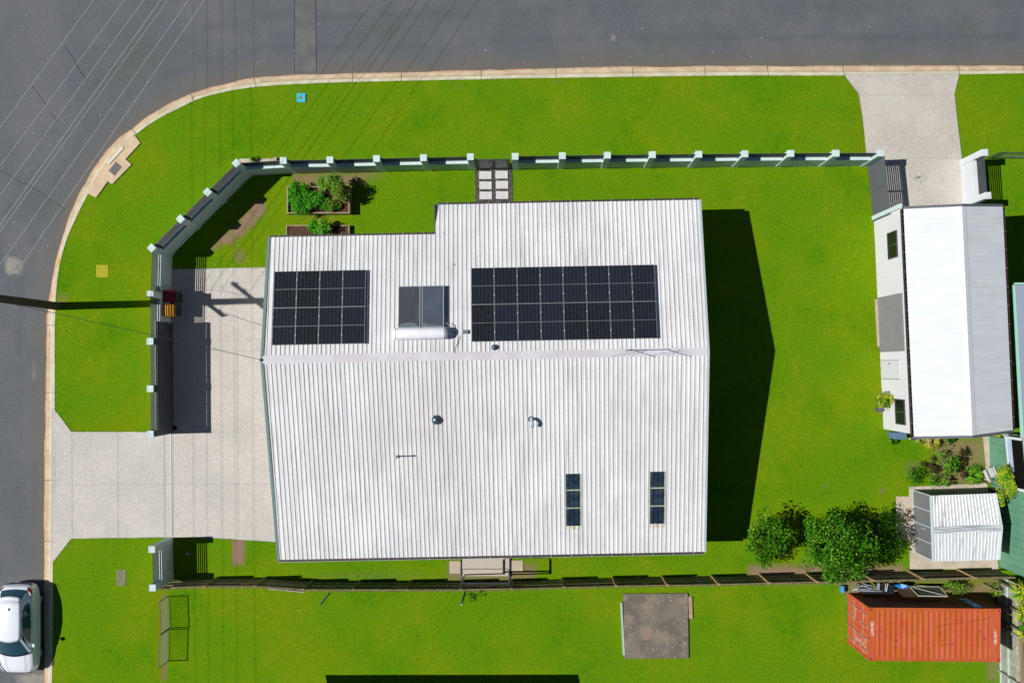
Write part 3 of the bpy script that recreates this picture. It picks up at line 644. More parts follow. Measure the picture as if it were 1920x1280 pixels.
# ================================================================ RENDERED FENCE
PH, BH = 2.05, 1.2
def xy(v): return Vector((v[0], v[1]))
def rend_fence(label, caps, rots, lean=1, group='rendered fence runs with square piers', side=1, skip=(), posts=None, rm=None, st=.018, sh_=.050):
    rm = rm or render_white
    """caps: pier cap centres (photo plan units) at pier height; side: +1 when the garden is to the right of the line"""
    C = [xy(W(x, y, PH)) for x, y in caps]
    t = thing('rendered_fence', label, 'fence', (C[0].x, C[0].y, 0), group)
    for i, c in enumerate(C):
        if posts is not None and i not in posts: continue
        a = math.radians(rots[i] if isinstance(rots, list) else rots); hs = .148
        P = [(c.x + hs * (sx * math.cos(a) - sy * math.sin(a)), c.y + hs * (sx * math.sin(a) + sy * math.cos(a))) for sx, sy in ((-1, -1), (1, -1), (1, 1), (-1, 1))]
        mb = MB(); mb.prism(P, -.1, PH - .05); po = mb.build('post', rm, t, bevel=.006)
        hs = .158; P = [(c.x + hs * (sx * math.cos(a) - sy * math.sin(a)), c.y + hs * (sx * math.sin(a) + sy * math.cos(a))) for sx, sy in ((-1, -1), (1, -1), (1, 1), (-1, 1))]
        mb = MB(); mb.prism(P, PH - .05, PH); mb.build('cap', rm, po, bevel=.008)
    for i in range(len(C) - 1):
        if i in skip: continue
        d = (C[i + 1] - C[i]).normalized(); a = C[i] + d * .149; b = C[i + 1] - d * .149
        if i == 0 and posts is not None and 0 not in posts: a = C[i]
        mb = MB(); mb.wall(a, b, side * .115, side * -.07, -.1, BH); mb.build('base_wall', rm, t)
        mb = MB(); z = BH + .035
        while z + .065 < 1.97: mb.wall(a, b, side * -.026, side * (-.026 - st), z, z + sh_); z += .1035
        for e, s_ in ((a, 1), (b, -1)): mb.wall(e, e + d * .03 * s_, side * -.0, side * -.024, BH + .01, 1.94)
        mb.build('slat_panel', slat_grey, t)
    return t
NWc = [(443, 306), (531, 301), (618.5, 299.7), (706, 297.5), (794, 295.8), (882, 294)]
NEc = [(966, 293.3), (1054.5, 292), (1139, 291), (1223.5, 290), (1310.5, 289.3), (1397, 288.5), (1483, 287.7), (1568, 287.3), (1652, 287)]
DGc = [(284, 464.7), (338, 410.5), (388.8, 360), (443, 306)]
WSc = [(281.5, 813.5), (281.3, 728.5), (281, 639.7), (281.3, 551.3), (284, 464.7)]
rend_fence('pale rendered fence with dark slats from the northwest corner pier to the pedestrian gate', NWc, [44, 1, 1, 1, 1, 1])
rend_fence('pale rendered fence with dark slats between the pedestrian gate and the side driveway', NEc, 0)
rend_fence('diagonal pale rendered fence cutting the northwest corner of the garden', DGc, 46, posts=[0, 1, 2], st=.032, sh_=.056)
rend_fence('pale rendered fence facing the west street behind the two wheelie bins', WSc, 0, posts=[0, 1, 2, 3])
rend_fence('short pale rendered fence between the wide driveway and the timber fence', [(285.7, 1101.6), (284.3, 1029.6)], 0)
rend_fence('short white rendered wall with slats east of the side driveway, touching the big shed', [(1852.5, 366.5), (1846.5, 286)], 3, side=-1, rm=wall_white)
# a stub of that wall running under the shed roof
# sliding gate parked behind the west fence
mb_s = W(324, 606), W(325.2, 811)
sg = thing('sliding_gate', 'long dark sliding gate parked open behind the west fence', 'gate', W(324, 700))
mb = MB(); a, b = xy(mb_s[0]), xy(mb_s[1]); d = (b - a).normalized(); L_g = (b - a).length
mb.wall(a, b, -.028, .028, .06, .14); mb.wall(a, b, -.028, .028, 1.86, 1.94); mb.wall(a, b, -.028, .028, 1.60, 1.645)
for k in range(5): q = a + d * (L_g - .06) * k / 4; mb.wall(q, q + d * .06, -.0285, .0285, .14, 1.86)
mb.build('frame', slat_grey, sg)
mb = MB(); z = .145
while z < 1.55: mb.wall(a + d * .06, b - d * .06, -.012, .012, z, z + .11); z += .112
mb.wall(a + d * .06, b - d * .06, -.008, .008, 1.665, 1.728); mb.wall(a + d * .06, b - d * .06, -.008, .008, 1.756, 1.835)
mb.build('slats', slat_grey, sg)
for q in (a + d * .5, b - d * .5):
    c = MB(); c.tube([(q.x - .03, q.y, .07), (q.x + .03, q.y, .07)], .055, 12); c.build('wheel', steel_pale, sg)
# pedestrian gate
pg = thing('pedestrian_gate', 'dark double pedestrian gate with two grey screens above the stepping stones', 'gate', W(926, 312))
a, b = xy(W(892.5, 317.5)), xy(W(958, 316.5)); d = (b - a).normalized(); Lg = (b - a).length
fr = MT('gate_green_black', (.03, .045, .045), .5)
for k in range(2):
    p = a + d * (Lg / 2 * k + .01); q = a + d * (Lg / 2 * (k + 1) - .01)
    mb = MB(); mb.wall(p, q, -.025, .025, .06, .2); mb.wall(p, q, -.025, .025, 1.80, 1.88)
    mb.wall(p, p + d * (.22 if k == 0 else .14), -.025, .025, .2, 1.8); mb.wall(q - d * .14, q, -.025, .025, .2, 1.8); lf = mb.build('gate_leaf', fr, pg)
    mb = MB(); mb.wall(p + d * (.22 if k == 0 else .14), q - d * .14, -.01, .01, .2, 1.8); mb.build('screen', panel_grey, lf)
mb = MB(); m_ = (a + b) / 2; mb.tube([(m_.x - .06, m_.y - .06, 1.0), (m_.x - .06, m_.y - .1, 1.0), (m_.x - .06, m_.y - .1, 1.3), (m_.x - .06, m_.y - .06, 1.3)], .012, 6); mb.build('handle', steel_pale, pg)
# louvred gate beside the side driveway
lg = thing('louvre_gate', 'slate coloured louvred gate west of the side driveway, ending at the big shed', 'gate', W(1630, 360))
a, b = xy(W(1627, 309)), xy(W(1637.5, 411)); d = (b - a).normalized(); Lg = (b - a).length
mb = MB(); mb.wall(a, b, -.03, .03, .04, .12); mb.wall(a, b, -.03, .03, 1.70, 1.90)
for q in (a, a + d * (Lg / 2 - .04), b - d * .08): mb.wall(q, q + d * .08, -.0305, .0305, .12, 1.70)
mb.build('frame', slate, lg)
mb = MB(); z = .14
while z < 1.66: mb.wall(a + d * .08, b - d * .08, -.009, .009, z, z + .060); z += .104
mb.build('louvres', slate, lg)
p = b + d * .07; mb = MB(); mb.prism([(p.x - .05, p.y - .05), (p.x + .05, p.y - .05), (p.x + .05, p.y + .05), (p.x - .05, p.y + .05)], 0, 2.0); tag(mb.build('gate_post', slate, None), 'slate gate post between the louvred gate and the big shed', 'post')
# ---------------------------------------------------------------- stepping stones and pebbles
pb = MB().prism([wxy(891, 316), wxy(960, 315.5), wxy(961, 392), wxy(891.5, 392)], -.05, .018).build('pebble_bed', MT('pebble_bed', (.035, .035, .033), .9, c2=(.09, .08, .07), ns=30, fine=.5, fs=60)); tag(pb, kind='structure')
mb = MB(); A_ = W(891, 316); B_ = W(960.5, 390)
for i in range(2600):
    x, y = R.uniform(A_.x, B_.x), R.uniform(B_.y, A_.y); r = R.uniform(.012, .026); z = .02 + r * .4
    s_ = R.uniform(.6, 1.2); mi = 0 if R.random() < .5 else (1 if R.random() < .6 else 2)
    mb.add([(x - r, y, z), (x, y - r * s_, z), (x + r, y, z), (x, y + r * s_, z), (x, y, z + r * .8)], [(0, 1, 4), (1, 2, 4), (2, 3, 4), (3, 0, 4)], mi)
t = mb.build('pebbles', [MT('pebble_dark', (.03, .035, .032), .6), MT('pebble_grey', (.15, .14, .12), .7), MT('pebble_pale', (.42, .36, .30), .7)]); tag(t, 'dark and pale pebbles packed round the stepping stones', 'pebbles', kind='stuff')
paver = MT('paver_white', (.60, .60, .62), .8, c2=(.54, .54, .57), ns=4, fine=.05)
stones = [(898.5, 321.7), (929, 320.8), (899, 340.7), (929.7, 339.7), (899.3, 359.7), (930, 359), (899.5, 379.2), (930.5, 378.2)]
ln = ['gate row', 'second row from the gate', 'third row from the gate', 'row tucked under the eave']
s0 = None
for i, (x, y) in enumerate(stones):
    p = W(x, y)
    if s0 is None:
        mb = MB(); mb.box((0, -.38, 0), (.605, 0, .05)); s0 = mb.build('stepping_stone', paver, bevel=.008); o = s0
    else: o = s0.copy(); sc.collection.objects.link(o)
    o.location = (p.x, p.y, .015); o.rotation_euler = (0, 0, R.uniform(-.008, .008))
    tag(o, 'white square-cut stepping stone in the %s column, %s' % ('west' if i % 2 == 0 else 'east', ln[i // 2]), 'stepping stone', 'white stepping stones below the gate')
# ================================================================ FOLIAGE
def leafcloud(mb, c, rad, n, size, asp=.45, shell=.35, up=.5, mats=(0,), wts=None, flat_bottom=True, lumps=0, lump_r=.35):
    cs = [(Vector(c), Vector(rad))]
    if lumps:
        cs = []
        for k in range(lumps):
            a = R.uniform(0, 6.283); q = R.uniform(.25, .85) if k else 0
            o = Vector((math.cos(a) * rad[0] * q, math.sin(a) * rad[1] * q, R.uniform(-.35, .55) * rad[2]))
            cs.append((Vector(c) + o, Vector(rad) * R.uniform(lump_r * .7, lump_r * 1.25)))
    for i in range(n):
        cc, rr = cs[i % len(cs)]
        while True:
            d = Vector((R.gauss(0, 1), R.gauss(0, 1), R.gauss(0, 1)))
            if d.length > .1: break
        d.normalize(); q = 1 - shell * R.random() ** 1.5
        if R.random() < .12: q *= R.uniform(1.02, 1.22)
        p = cc + Vector((d.x * rr.x, d.y * rr.y, d.z * rr.z)) * q
        if p.z < .03: p.z = .03 + R.random() * .1
        nrm = (d + Vector((0, 0, up)) + Vector((R.gauss(0, .5), R.gauss(0, .5), R.gauss(0, .3)))).normalized()
        ax = nrm.cross(Vector((R.gauss(0, 1), R.gauss(0, 1), R.gauss(0, 1))))
        if ax.length < .1: continue
        ax.normalize(); s_ = size * R.uniform(.65, 1.3); bi = nrm.cross(ax); wv = s_ * asp
        P = [p - ax * s_ * .5, p + bi * wv * .5 + nrm * wv * .12, p + ax * s_ * .5 - nrm * s_ * .1, p - bi * wv * .5 + nrm * wv * .12, p + ax * s_ * .05 - nrm * wv * .06]
        mi = R.choices(mats, wts)[0] if wts else R.choice(mats)
        mb.add(P, [(0, 4, 1), (1, 4, 2), (2, 4, 3), (3, 4, 0)], mi)
def stems(base, c, rad, n, r0=.03, fork=3):
    mb = MB(); base = Vector(base); c = Vector(c)
    for k in range(n):
        a = 6.283 * k / n + R.uniform(-.3, .3)
        e = c + Vector((math.cos(a) * rad[0] * .6, math.sin(a) * rad[1] * .6, R.uniform(-.1, .5) * rad[2])); m = base.lerp(e, .5) + Vector((0, 0, .12 * rad[2]))
        mb.tube([base, base.lerp(m, .5) + Vector((R.uniform(-.03, .03), R.uniform(-.03, .03), 0)), m, e], r0, 6, r1=r0 * .35)
        for j in range(fork):
            e2 = m.lerp(e, .4) + Vector((R.uniform(-.3, .3) * rad[0], R.uniform(-.3, .3) * rad[1], R.uniform(.1, .4) * rad[2])); mb.tube([m.lerp(e, .3), e2], r0 * .4, 4, r1=r0 * .15)
    return mb
def bush(name, label, cat, px, py, rx, ry, h, n, size, mats, wts=None, group=None, zc=None, trunk='stem', asp=.45, shell=.45, lumps=8, lump_r=.5, up=.5, z0=0, stem_r=.02, crown='crown'):
    """px,py: centre of the crown on the photo plan at its mid height; rx, ry in metres"""
    zc = zc if zc is not None else h * .55; c = W(px, py, zc)
    t = thing(name, label, cat, (c.x, c.y, z0), group)
    mb = MB(); leafcloud(mb, c, (rx, ry, h - zc), n, size, asp, shell, up, list(range(len(mats))), wts, lumps=lumps, lump_r=lump_r)
    mb.build(crown, mats, t)
    stems((c.x, c.y, z0), c, (rx, ry, h - zc), 4, stem_r).build(trunk, bark, t)
    return t
# big shrubs near the small shed
def tree(label, px, py, rx, ry, zc, rz, n, tr, size=.145, lumps_=30):
    c = W(px, py, zc); t = thing('shrub_tree', label, 'tree', (c.x, c.y, 0), 'glossy leaved trees along the timber fence')
    mb = MB(); leafcloud(mb, c, (rx, ry, rz), n, size, .46, .6, .35, [0, 1, 2], [5, 5, 1], lumps=lumps_, lump_r=.30); leafcloud(mb, c, (rx * .7, ry * .72, rz * .9), int(n * .25), size, .46, .35, .5, [0, 1, 2], [6, 3, 1])
    mb.build('crown', [leaf_deep, leaf_mid, leaf_lime] if zc > 1 else [leaf_deep, leaf_shade, leaf_deep], t)
    stems((c.x, c.y, 0), c, (rx, ry, rz), 8 if n < 900 else 6, tr, 4).build('trunk', bark if n > 900 else MT('pale_bark', (.32, .27, .20), .8), t)
tree('smaller glossy green tree west of the big one, beside the house shadow', 1441, 1009, 1.25, 1.42, 1.4, 1.05, 3000, .05, .14, 24)
tree('biggest glossy green tree, its crown over the timber fence', 1566, 1022, 1.72, 1.78, 2.0, 1.45, 7000, .08, .145, 46)
tree('dark open-branched tree between the big tree and the little shed', 1660, 1004, 1.2, 1.5, .9, .62, 1500, .04, .15, 22)
# ---------------------------------------------------------------- raised beds
def bed(label, x0, y0, x1, y1, h, wall_t=.05, mat_=timber_pale):
    t = thing('garden_bed', label, 'garden bed', W((x0 + x1) / 2, (y0 + y1) / 2), 'raised garden beds')
    P = [xy(W(x0, y0, h)), xy(W(x1, y0, h)), xy(W(x1, y1, h)), xy(W(x0, y1, h))]
    for k in range(4):
        a, b = P[k], P[(k + 1) % 4]; d = (b - a).normalized()
        if k in (0, 2): a = a - d * 0; b = b
        else: a = a + d * (wall_t + .001); b = b - d * (wall_t + .001)
        mb = MB(); mb.wall(a, b, 0, wall_t, 0, h); mb.build('side_board', mat_, t)
    i = wall_t * .9
    mb = MB(); mb.prism([(P[0].x + i, P[0].y - i), (P[1].x - i, P[1].y - i), (P[2].x - i, P[2].y + i), (P[3].x + i, P[3].y + i)], 0, h * .75); mb.build('soil', soil, t)
    return P, t
bed('large raised timber garden bed crowded with green vegetables', 538, 349, 655.5, 400, .45)
bed('low garden bed of bare brown soil beside the house eave, half planted', 536.5, 422, 655, 472, .22, .045)
def veg(label, px, py, r, h, n, size, mats, wts=None, zb=.34, ry=None, up=1.2, asp=.6):
    return bush('vegetable_plant', label, 'plant', px, py, r, ry or r, h, n, size, mats, wts, 'plants in the raised garden beds', zc=zb + (h - zb) * .55, asp=asp, shell=.7, lumps=9, lump_r=.5, up=up, z0=zb, stem_r=.01, crown='leaves')
veg('dense leafy green plant filling the west end of the large bed', 549, 373, .42, .9, 2200, .09, [leaf_herb, leaf_mid], ry=.8)
veg('dense leafy green plant second from the west end of the large bed', 567, 372, .42, .85, 2200, .09, [leaf_herb, leaf_mid], ry=.8)
veg('rounded leafy green plant in the middle of the large bed', 594, 380, .52, .9, 1100, .1, [leaf_herb, leaf_mid])
veg('lime plant leaning over the north board of the large bed', 604, 346, .34, 1.0, 380, .12, [leaf_lime, leaf_mid])
veg('tall olive and lime plant at the north east corner of the large bed', 631, 352, .62, 1.6, 1300, .13, [leaf_olive, leaf_lime, leaf_mid], asp=.35)
veg('sparse olive plant at the east end of the large bed', 643, 366, .32, 1.1, 300, .12, [leaf_olive, leaf_lime])
veg('low olive seedling on dark soil in the large bed', 621, 385, .4, .75, 420, .1, [leaf_olive, leaf_mid])
veg('low green seedling beside the south east board of the large bed', 636, 385, .18, .62, 90, .09, [leaf_mid, leaf_olive])
veg('bright green plant in the half planted bed, the western one', 591, 423, .36, .65, 480, .11, [leaf_mid, leaf_herb], zb=.15)
veg('bright green plant in the half planted bed, the eastern one', 614, 429, .46, .85, 760, .11, [leaf_mid, leaf_herb, leaf_lime], zb=.15)
# ---------------------------------------------------------------- bins
def bin_(px, py, label, lidm, bodym, rot):
    c = W(px, py); t = thing('wheelie_bin', label, 'bin', c, 'wheelie bins behind the west fence', rot=(0, 0, rot)); t['org'] = (0, 0, 0)
    mb = MB(); bw, bd, tw, td = .21, .25, .275, .33
    v = [(-bd, -bw, .08), (bd, -bw, .08), (bd, bw, .08), (-bd, bw, .08), (-td, -tw, .98), (td, -tw, .98), (td, tw, .98), (-td, tw, .98)]
    mb.add(v, [(0, 3, 2, 1), (4, 5, 6, 7), (0, 1, 5, 4), (1, 2, 6, 5), (2, 3, 7, 6), (3, 0, 4, 7)]); mb.build('body', bodym, t, bevel=.03, local=True)
    mb = MB(); seg = 12; vs = []
    for j in range(7):
        x = -.34 + .68 * j / 6; zz = 1.0 + .06 * math.sin(math.pi * (j / 6) ** .8)
        for k in range(9):
            y = -.285 + .57 * k / 8; rb = .008 * (k % 2) if 0 < k < 8 and 0 < j < 6 else 0
            vs.append((x, y, zz + rb - (.02 if k in (0, 8) else 0)))
    mb.add(vs, [(j * 9 + k, (j + 1) * 9 + k, (j + 1) * 9 + k + 1, j * 9 + k + 1) for j in range(6) for k in range(8)])
    mb.box((-.34, -.29, .965), (.34, .29, .985)); l = mb.build('lid', lidm, t, local=True)
    mb = MB(); mb.tube([(-.37, -.2, .96), (-.40, -.2, .98), (-.40, .2, .98), (-.37, .2, .96)], .016, 6); mb.build('handle', bodym, t, local=True)
    for s_ in (-1, 1):
        mb = MB(); mb.tube([(-.24, s_ * .22, .1), (-.24, s_ * .27, .1)], .1, 14); mb.build('wheel', black_rubber, t, local=True)
bin_(333.5, 558, 'wheelie bin with a dark red lid behind the west fence', MT('lid_red', (.22, .008, .02), .45), MT('bin_green', (.012, .035, .028), .5), .05)
bin_(331.5, 584, 'wheelie bin with an orange yellow lid behind the west fence', MT('lid_yellow', (.62, .27, .015), .4), bpy.data.materials['bin_green'], -.03)
# ================================================================ THE BIG SHED (garage) ON THE EAST
EZ, RZ = 3.15, 3.85
g = thing('garage', 'white metal clad garage with a bright ribbed gable roof on the east side', 'garage', W(1770, 610))
NWp, SWp, NEp, SEp = W(1694, 392, EZ), W(1713.5, 818, EZ), W(1880, 387.5, EZ), W(1899, 806, EZ); RNp, RSp = W(1803, 387, RZ), W(1822.5, 816, RZ)
roof_g = MT('garage_roof', (.61, .65, .68), .5, c2=(.65, .69, .71), ns=.6, fine=.03, c3=(.58, .60, .61), n3=.5, lo3=.5, hi3=.8, stretch=(1, 4, 1))
mb = MB()
def ribslope(mb, a0, a1, b0, b1, pitch, hgt, prof=((0, 0), (.5, 0), (.62, 1), (.85, 1), (.97, 0)), n=None):
    """ribbed sheet: eave a0->a1, ridge b0->b1, ribs run from eave to ridge"""
    L_ = (a1 - a0).length; n = n or max(1, int(L_ / pitch)); us = []
    for k in range(n):
        for t, z in prof: us.append(((k + t) / n, z * hgt))
    us.append((1, 0)); vs = []
    for u, z in us: vs += [a0.lerp(a1, u) + Vector((0, 0, z)), b0.lerp(b1, u) + Vector((0, 0, z))]
    nrm = (vs[2] - vs[0]).cross(vs[1] - vs[0]); fl = nrm.z < 0
    fs = [(2 * i, 2 * i + 2, 2 * i + 3, 2 * i + 1) for i in range(len(us) - 1)]
    mb.add(vs, [f[::-1] for f in fs] if fl else fs)
ribslope(mb, NWp, SWp, RNp, RSp, .19, .014); ribslope(mb, NEp, SEp, RNp, RSp, .19, .014)
rf = mb.build('roof', roof_g, g)
mb = MB(); up = Vector((0, 0, .018)); q0, q1 = RNp.lerp(NWp, .09), RSp.lerp(SWp, .09); e0, e1 = RNp.lerp(NEp, .1), RSp.lerp(SEp, .1)
mb.add([q0 + up, q1 + up, RSp + up * 1.8, RNp + up * 1.8, e1 + up, e0 + up], [(0, 1, 2, 3), (3, 2, 4, 5)]); mb.build('ridge_cap', MT('garage_ridge', (.66, .67, .70), .5), rf)
for a, b, nm in ((NWp, RNp, 'n'), (RNp, NEp, 'n'), (SWp, RSp, 's'), (RSp, SEp, 's')):
    s_ = .11 if nm == 'n' else -.11; mb = MB(); o = Vector((0, s_, 0)); z = Vector((0, 0, .05)); dn = Vector((0, 0, -.2))
    V = [a + z, b + z, b + z + o, a + z + o, a + dn, b + dn, b + dn + o, a + dn + o]; mb.add(V, [(0, 1, 2, 3), (7, 6, 5, 4), (0, 4, 5, 1), (1, 5, 6, 2), (2, 6, 7, 3), (3, 7, 4, 0)]); mb.build('barge_flashing', slate, g)
for a, b, s_, nm in ((NWp, SWp, -1, 'w'), (NEp, SEp, 1, 'e')):
    mb = MB(); o = Vector((s_ * .09, 0, 0)); V = []
    mb.wall(a - o * 0, b - o * 0, (.0 if s_ < 0 else -.0), (.1 if s_ < 0 else -.1), EZ - .13, EZ - .115); mb.wall(a, b, (.088 if s_ < 0 else -.088), (.1 if s_ < 0 else -.1), EZ - .115, EZ + .0)
    gt = mb.build('gutter', MT('gutter_maroon', (.05, .02, .028), .5) if nm == 'w' else bpy.data.materials['gutter_maroon'], g)
    for k in range(12): q = a.lerp(b, (k + .3) / 12); mb = MB(); mb.tube([q + Vector((0, 0, .014)), q + Vector((s_ * .1, 0, .008))], .009, 4); mb.build('gutter_strap', steel_pale, gt)
WB = [W(1638.5, 413), W(1656.5, 804)]     # foot of the west wall
WT = [WB[0] + Vector((0, 0, EZ - .02)), WB[1] + Vector((0, 0, EZ - .02))]
clad = MT('garage_cladding', (.68, .67, .72), .55, c2=(.65, .64, .69), ns=.8)
mb = MB(); Lw = (WB[1] - WB[0]).length; n = int(Lw / .24); vs = []; d = (WB[1] - WB[0]).normalized(); nv = Vector((d.y, -d.x, 0))   # nv points west
for k in range(n):
    for t, z in ((0, 0), (.9, 0), (.92, -.012), (.98, -.012)):
        q = WB[0].lerp(WB[1], (k + t) / n) + nv * z; vs += [q, Vector((q.x, q.y, EZ - .02))]
vs += [WB[1], WT[1]]; mb.add(vs, [(2 * i, 2 * i + 2, 2 * i + 3, 2 * i + 1) for i in range(len(vs) // 2 - 1)])
E0, E1 = Vector((NEp.x - .05, NEp.y - .05, 0)), Vector((SEp.x - .05, SEp.y + .08, 0))
N1, S1 = Vector((WB[0].x, WB[0].y, 0)), Vector((WB[1].x, WB[1].y, 0))
NN = lambda p, z: Vector((p.x, p.y, z))
mb.add([N1, E0, NN(E0, EZ - .1), Vector((RNp.x, RNp.y - .1, RZ - .1)), NN(N1, EZ - .03)], [(0, 1, 2, 3, 4)]); mb.add([S1, E1, NN(E1, EZ - .1), Vector((RSp.x, RSp.y + .1, RZ - .1)), NN(S1, EZ - .03)], [(4, 3, 2, 1, 0)]); mb.add([E0, E1, NN(E1, EZ - .1), NN(E0, EZ - .1)], [(0, 1, 2, 3)])
mb.build('wall', clad, g)
mb = MB(); q0 = WB[0] + nv * .0 ; mb.wall(WB[0] - d * .20, WB[0] - d * 0, -.012, .10, 0, EZ - .02); mb.build('corner_pier', render_white, g)
def wall_at(px, py, z):
    """parameter along the west wall for a photo point"""
    p = W(px, py, z); return (Vector((p.x, p.y, 0)) - WB[0]).dot(d)
for (ya, yb, xx) in ((434, 484, 1673), (748, 796, 1687)):
    za, zb = 1.6, 2.6; a = WB[0] + d * wall_at(xx, ya, 2.1); b = WB[0] + d * wall_at(xx, yb, 2.1)
    win(g, a, b, 1.52, 2.55, 1, d=.05)
a = WB[0] + d * wall_at(1675, 553, 1.5); b = WB[0] + d * wall_at(1675, 659, 1.5)
mb = MB(); z = .06
while z < 2.75: mb.wall(a, b, .002, .03, z, z + .05); mb.wall(a, b, .001, .02, z + .05, z + .07); z += .07
mb.build('roller_door', MT('roller_grey', (.20, .20, .21), .5, c2=(.23, .23, .24), ns=8), g)
a = WB[0] + d * wall_at(1675, 675, 1.1); b = WB[0] + d * wall_at(1675, 710, 1.1); dr = MB(); dr.wall(a + d * .02, b - d * .02, .002, .02, .08, 2.15); dd_ = dr.build('door', MT('door_white', (.60, .60, .65), .5), g)
mb = MB(); mb.wall(a - d * .02, a + d * .018, .001, .035, .05, 2.2); mb.wall(b - d * .018, b + d * .02, .001, .035, .05, 2.2); mb.build('door_frame', MT('frame_grey', (.3, .32, .33), .5), dd_)
q = a + d * .12; mb = MB(); mb.wall(q, q + d * .06, .02, .07, 1.1, 1.16); mb.build('handle', steel_dark, dd_)
# blue box on the shed's south west corner and downpipe
p = W(1683, 818, .6); mb = MB(); mb.box((p.x - .25, p.y - .1, 0), (p.x + .35, p.y + .2, .75)); mb.box((p.x - .27, p.y - .12, .75), (p.x + .37, p.y + .22, .79)); tag(mb.build('storage_box', MT('blue_box', (.10, .17, .27), .5), None, bevel=.015), 'small blue storage box at the south end of the garage', 'box')
mb = MB(); pts = [W(1706, 822, 3.0), W(1713, 824, 2.6), W(1722, 821, 2.2)]; mb.tube(pts, .03, 8); mb.build('downpipe', MT('cream_pipe', (.6, .55, .4), .5), g)
# plants along the garage
bush('croton', 'yellow and green shrub against the white garage wall by its south window', 'shrub', 1661, 757, .42, .6, 1.5, 900, .18, [leaf_yellow, leaf_lime, leaf_mid], [5, 3, 2], 'yellow leaved shrubs', zc=1.0, asp=.36, shell=.8, lumps=7, lump_r=.5)
p = W(1645, 766); mb = MB(); mb.lathe(p, [(.13, 0), (.16, .3), (.14, .3), (.13, .25)], 14); tag(mb.build('plant_pot', slate), 'small dark plant pot at the foot of the yellow shrub', 'pot')
def tuft(name, label, cat, px, py, r, h, n, m, wdt=.018, group=None, zb=0, up=1.2):
    c = W(px, py, zb); t = thing(name, label, cat, c, group); mb = MB()
    for i in range(n):
        a = R.uniform(0, 6.283); rr = r * R.uniform(.5, 1.1); hh = h * R.uniform(.6, 1.1); o = Vector((math.cos(a), math.sin(a), 0)); s_ = Vector((-o.y, o.x, 0)) * wdt * R.uniform(.6, 1.3)
        b0 = c + o * .04; m1 = c + o * rr * .5 + Vector((0, 0, hh)); e = c + o * rr + Vector((0, 0, hh * R.uniform(.1, .7)))
        mb.add([b0 - s_, b0 + s_, m1 + s_, m1 - s_, e], [(0, 1, 2, 3), (3, 2, 4)], R.randrange(len(m)))
    mb.build('blades', m, t); mb = MB(); mb.lathe(c, [(.07, 0), (.03, .1)], 8); mb.build('base', bark, t); return t
tuft('ornamental_grass', 'dry yellow ornamental grass at the south eave of the garage, the wide one', 'grass clump', 1743, 826, .55, .5, 150, [leaf_dry, leaf_yellow], group='dry grass clumps by the garage')
tuft('ornamental_grass', 'thin dry grass clump beside the blue box and the garage corner', 'grass clump', 1722, 822, .35, .4, 70, [leaf_dry, leaf_lime], group='dry grass clumps by the garage')
tuft('ornamental_grass', 'dark green grass clump just south of the blue box', 'grass clump', 1672, 824, .35, .3, 90, [leaf_mid, leaf_deep], group='dry grass clumps by the garage')
tuft('ornamental_grass', 'dark spiky grass clump under the middle of the garage south eave', 'grass clump', 1778, 822, .35, .35, 60, [leaf_deep], group='dry grass clumps by the garage')
tuft('ornamental_grass', 'yellow grass clump between the garage and the green house wall', 'grass clump', 1868, 818, .32, .6, 60, [leaf_dry, leaf_yellow], group='dry grass clumps by the garage')
bush('shrub', 'round dark green shrub at the west end of the garden patch', 'shrub', 1719, 888, .5, .46, .7, 900, .08, [leaf_mid, leaf_deep], group='shrubs in the patch by the little shed', shell=.5, lumps=8)
bush('shrub', 'loose green shrub in the middle of the garden patch', 'shrub', 1772, 882, .78, 1.0, 1.3, 1000, .13, [leaf_mid, leaf_lime, leaf_deep], [4, 3, 2], 'shrubs in the patch by the little shed', zc=.7, shell=.9, lumps=10, lump_r=.4)
leaf_maroon = leaf('maroon_leaf', (.045, .018, .018), (.09, .03, .025))
bush('shrub', 'dark maroon leaved shrub east of the loose green one', 'shrub', 1799, 865, .5, .85, .8, 480, .13, [leaf_maroon, leaf_deep], [3, 1], 'shrubs in the patch by the little shed', shell=.9, lumps=8, lump_r=.35)
bush('shrub', 'small maroon leaved shrub behind the round dark green one', 'shrub', 1746, 873, .5, .45, .5, 300, .12, [leaf_maroon, leaf_deep], [2, 1], 'shrubs in the patch by the little shed', shell=.9, lumps=6, lump_r=.4)
tuft('palm_plant', 'low feathery green plant between the shrubs and the white chair', 'plant', 1822, 888, .6, .45, 220, [leaf_mid, leaf_lime], wdt=.03)
bush('shrub', 'low lime foliage edging the slab of the little shed', 'shrub', 1765, 905, .75, .16, .35, 240, .1, [leaf_mid, leaf_lime], None, 'shrubs in the patch by the little shed', shell=.9, lumps=8, lump_r=.4)
bush('croton', 'large yellow shrub leaning on the green house wall', 'shrub', 1885, 910, .42, 1.15, 2.5, 1900, .19, [leaf_yellow, leaf_lime, leaf_mid], [5, 3, 3], 'yellow leaved shrubs', zc=1.95, asp=.36, shell=.8, lumps=10, lump_r=.42)
